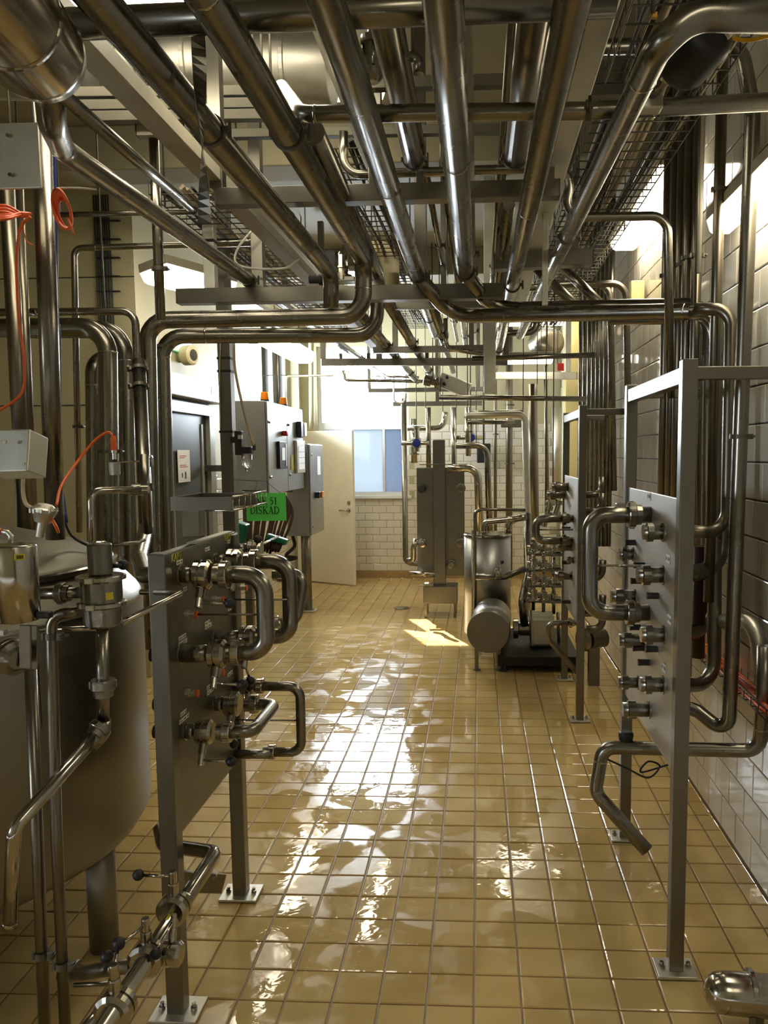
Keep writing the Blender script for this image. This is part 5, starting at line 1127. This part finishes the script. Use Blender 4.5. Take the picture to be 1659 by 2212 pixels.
MB().lathe([(0, .06), (.10, .06), (.11, .085), (.15, .085)], mo+Vector((-.09, 0, 0)), (-1, 0, 0), 24).build('pump_head', 'polish', t)
MB().obox(mo+Vector((0, 0, -.14)), (.07, .1, .03)).build('mount', 'black', t)
pipe('pump outlet pipe rising beside the grey motor', [V(1133, 1350, 6.55), V(1128, 1300, 6.55), V(1140, 1240, 6.7), V(1140, 1110, 6.9)], .034, .06, mat='pipe')
# manifold of stacked valves
t = thing('valve_manifold', 'cluster of bright valves stacked closely between the balance tank and far panel', 'valves', V(1175, 1310, 6.4))
for j in range(4):
    for i in range(3):
        c = V(1152+i*22, 1182+j*34+i*4, 6.45+.12*i)
        vb = MB().lathe([(-.055, .018), (-.04, .018), (-.036, .034), (-.024, .034), (-.02, .026), (.02, .026), (.024, .036), (.036, .036), (.04, .02), (.06, .02)], c, (0, 0, 1), 18, False).build('valve_body', 'polish', t)
        MB().tube([c-Vector((.05, 0, 0)), c+Vector((.06, 0, 0))], .018, 12).build('side_pipe', 'polish', t)
for i in range(3):
    a = V(1152+i*22, 1172+i*4, 6.45+.12*i); b_ = V(1152+i*22, 1318+i*4, 6.45+.12*i); MB().tube([a, b_], .015, 12).build('riser', 'pipe', t)
for j in range(4):
    MB().tube([V(1140, 1196+j*34, 6.5), V(1216, 1198+j*34, 6.7)], .016, 12).build('header', 'pipe', t)
for a_, b_ in ((V(1145, 1318, 6.5), V(1150, 1405, 6.5)), (V(1205, 1322, 6.7), V(1208, 1400, 6.7))): MB().tube([a_, b_], .014, 8).build('support_leg', 'beam', t)
for j, (x, y) in enumerate(((1178, 1122), (1200, 1110), (1188, 1085))):
    q = V(x, y, 6.7); t = thing('seat_valve', 'small seat valve above the cluster, %s' % ('lowest one beside the swing bend', 'middle one next to the pale tag', 'topmost one with a thin stem')[j], 'valve', q)
    MB().lathe([(-.06, .03), (-.02, .03), (-.018, .045), (0, .045), (.002, .02), (.08, .02), (.085, .035), (.12, .035)], q, (.3, 0, 1), 18).build('body', 'polish', t)
tag(MB().obox(V(1193, 1079, 6.6), (.02, .004, .035), (Vector((.9, 0, .4)).normalized(), Vector((0, 1, 0)), Vector((-.4, 0, .9)).normalized())).build('pale_tag', 'trunk'), 'pale tag tilted above the small valves', 'tag')
q = V(1283, 1380, 5.9); t = thing('coupled_pump', 'small dark pump with shiny head under the far flow panel', 'pump', (q.x, q.y, 0))
MB().lathe([(-.10, .05), (-.09, .07), (.04, .07), (.05, .05), (.07, .05), (.075, .085), (.11, .085), (.13, .05)], q, (-.9, -.4, 0), 28).build('pump_body', 'pipe2', t)
MB().lathe([(.075, .087), (.11, .087)], q, (-.9, -.4, 0), 28).build('head_ring', 'polish', t)
MB().box((q.x-.04, q.y-.04, 0), (q.x+.04, q.y+.04, q.z-.04)).build('stand', 'beam', t)
# lid/coin of water drain
dr = VZ(868, 1313, .004); tag(MB().lathe([(0, .09), (.004, .09), (.005, .06)], (dr.x, dr.y, .001), (0, 0, 1), 24).build('floor_drain', 'polish'), 'small shiny drain cover in the floor before the exchanger', 'drain')

fixture('added fill light hidden above the far pipes before the open door', (-1.3, 9.0, 3.62), (.13, .7, .06))  # added lamp, there only to brighten the door and far wall
MB().bar(V(497, 950, 5.0), V(514, 950, 4.86), .02, .04).build('bracket', 'beam', next(o for o in COL.objects if o.name == 'air_filter'))
# hanger rods to the ceiling for runs the photo shows suspended
def hang(part_of_label, side=None):
    for o in list(COL.objects):
        if o.parent is None and o.get('label') and part_of_label in o['label']:
            vs_ = [o.location+v.co for v in o.data.vertices] if o.type == 'MESH' else [o.location]
            top = max(vs_, key=lambda v: v.z); p = Vector((top.x, top.y, top.z-.004))
            q = Vector((p.x, p.y, CZ-.001)) if side is None else Vector((side, p.y, p.z))
            MB().tube([p, q], .005, 6).build('hanger_rod', 'rail', o)
for l in ('hooked thin pipe hanging at the window', 'long horizontal pipe above the valve cluster, upper', 'long horizontal pipe above the valve cluster, middle', 'horizontal pipe with upturned end',
          'bright fitted pipe stack beside', 'bright fitted pipe stack over', 'thin straight pipe dropping', 'thin shiny pipe dropping behind', 'broad grey duct pipe', 'second dark upright pipe near', 'dark upright pipe behind the tank',
          'pipe arching from the heat exchanger', 'first thin pipe crossing', 'second thin pipe crossing', 'twin cross pipe low', 'pipe bending down between the cross pipes', 'thin pipe dropping and turning',
          'small rusty branch pipe', 'ribbed threaded valve', 'blue-capped sampling valve beside', 'blue-capped sampling valve above', 'red tag above', 'hook at the middle of the panel back', 'pale narrow post', 'pale square post', 'pale round-topped post',
          'dark upright pipe beside the one over', 'slim upright pipe in the far', 'upright bright pipe hanging', 'round grey fan housing', 'cream rounded elbow duct', 'pale channel beam', 'small seat valve above the cluster, lowest', 'pale tag tilted', 'short bends', 'thick pipe bending down just behind', 'thick upright pipe with a hooked', 'slim upright pipe right beside', 'small yellow cap', 'thin horizontal pipe passing behind'):
    hang(l)
hang('polished elbow pipe on the side', V(968, 1012, 8.2).x-.3); hang('thin white conduit across', LW); hang('dark conduit climbing', LW)
# last far clutter
t = thing('slanted_bracket', 'slanted grey sheet bracket with two black knobs under the far beams', 'bracket', V(985, 838, 8.4))
c = V(982, 832, 8.4); ux = Vector((.93, 0, -.36)).normalized(); uz = Vector((.36, 0, .93)).normalized()
MB().obox(c, (.17, .05, .075), (ux, Vector((0, 1, 0)), uz), .008).build('sheet', 'galv', t)
for k in (-.03, .045): MB().lathe([(0, .02), (.03, .02), (.04, .012)], c+ux*-.10+uz*k+Vector((0, -.05, 0)), (0, -1, 0), 12).build('knob', 'black', t)
MB().tube([c+uz*.07, Vector((c.x, c.y, CZ-.001))], .006, 6).build('hanger_rod', 'rail', t)
t = thing('seat_valve', 'dark bodied valve lying sideways beside the slanted bracket', 'valve', V(935, 825, 8.3))
c = V(935, 825, 8.3); MB().lathe([(-.10, .03), (-.09, .055), (-.02, .055), (-.015, .035), (.02, .035), (.025, .06), (.09, .06), (.10, .03)], c, (1, 0, -.25), 18).build('body', 'pipe2', t)
MB().tube([c, Vector((c.x, c.y, CZ-.001))], .006, 6).build('hanger_rod', 'rail', t)
pipe('dark upright pipe against the far tiles left of the broad grey duct', [(V(1100, 900, 10.4).x, 10.4, .1), (V(1100, 900, 10.4).x, 10.4, CZ-.001)], .045, mat='pipe2', clamps=((0, .4), (0, .6)))
pipe('thin dark upright pipe standing before the far tiles above the pump unit', [(V(1070, 900, 10.3).x, 10.3, .1), (V(1070, 900, 10.3).x, 10.3, CZ-.001)], .022, mat='pipe2', clamps=((0, .5),))
o = MB().obox(V(1104, 915, 10.3), (.13, .04, .05), None, .01).build('tube_fitting', 'rail'); tag(o, 'small dark box clamped to the dark pipe by the far tiles', 'box')
o = MB().box((V(1060, 1000, 10.8).x, 10.85, V(1060, 1000, 10.8).z), (V(1030, 950, 10.8).x, 10.98, V(1030, 958, 10.8).z), .01).build('wall_switchbox', 'black'); tag(o, 'black switch box on the far tiled wall behind the exchanger pipes', 'box')
MB().tube([(o.location.x, 10.92, V(1060, 952, 10.9).z-.05), (o.location.x, 10.98, CZ-.001)], .012, 8).build('conduit', 'dark', o)
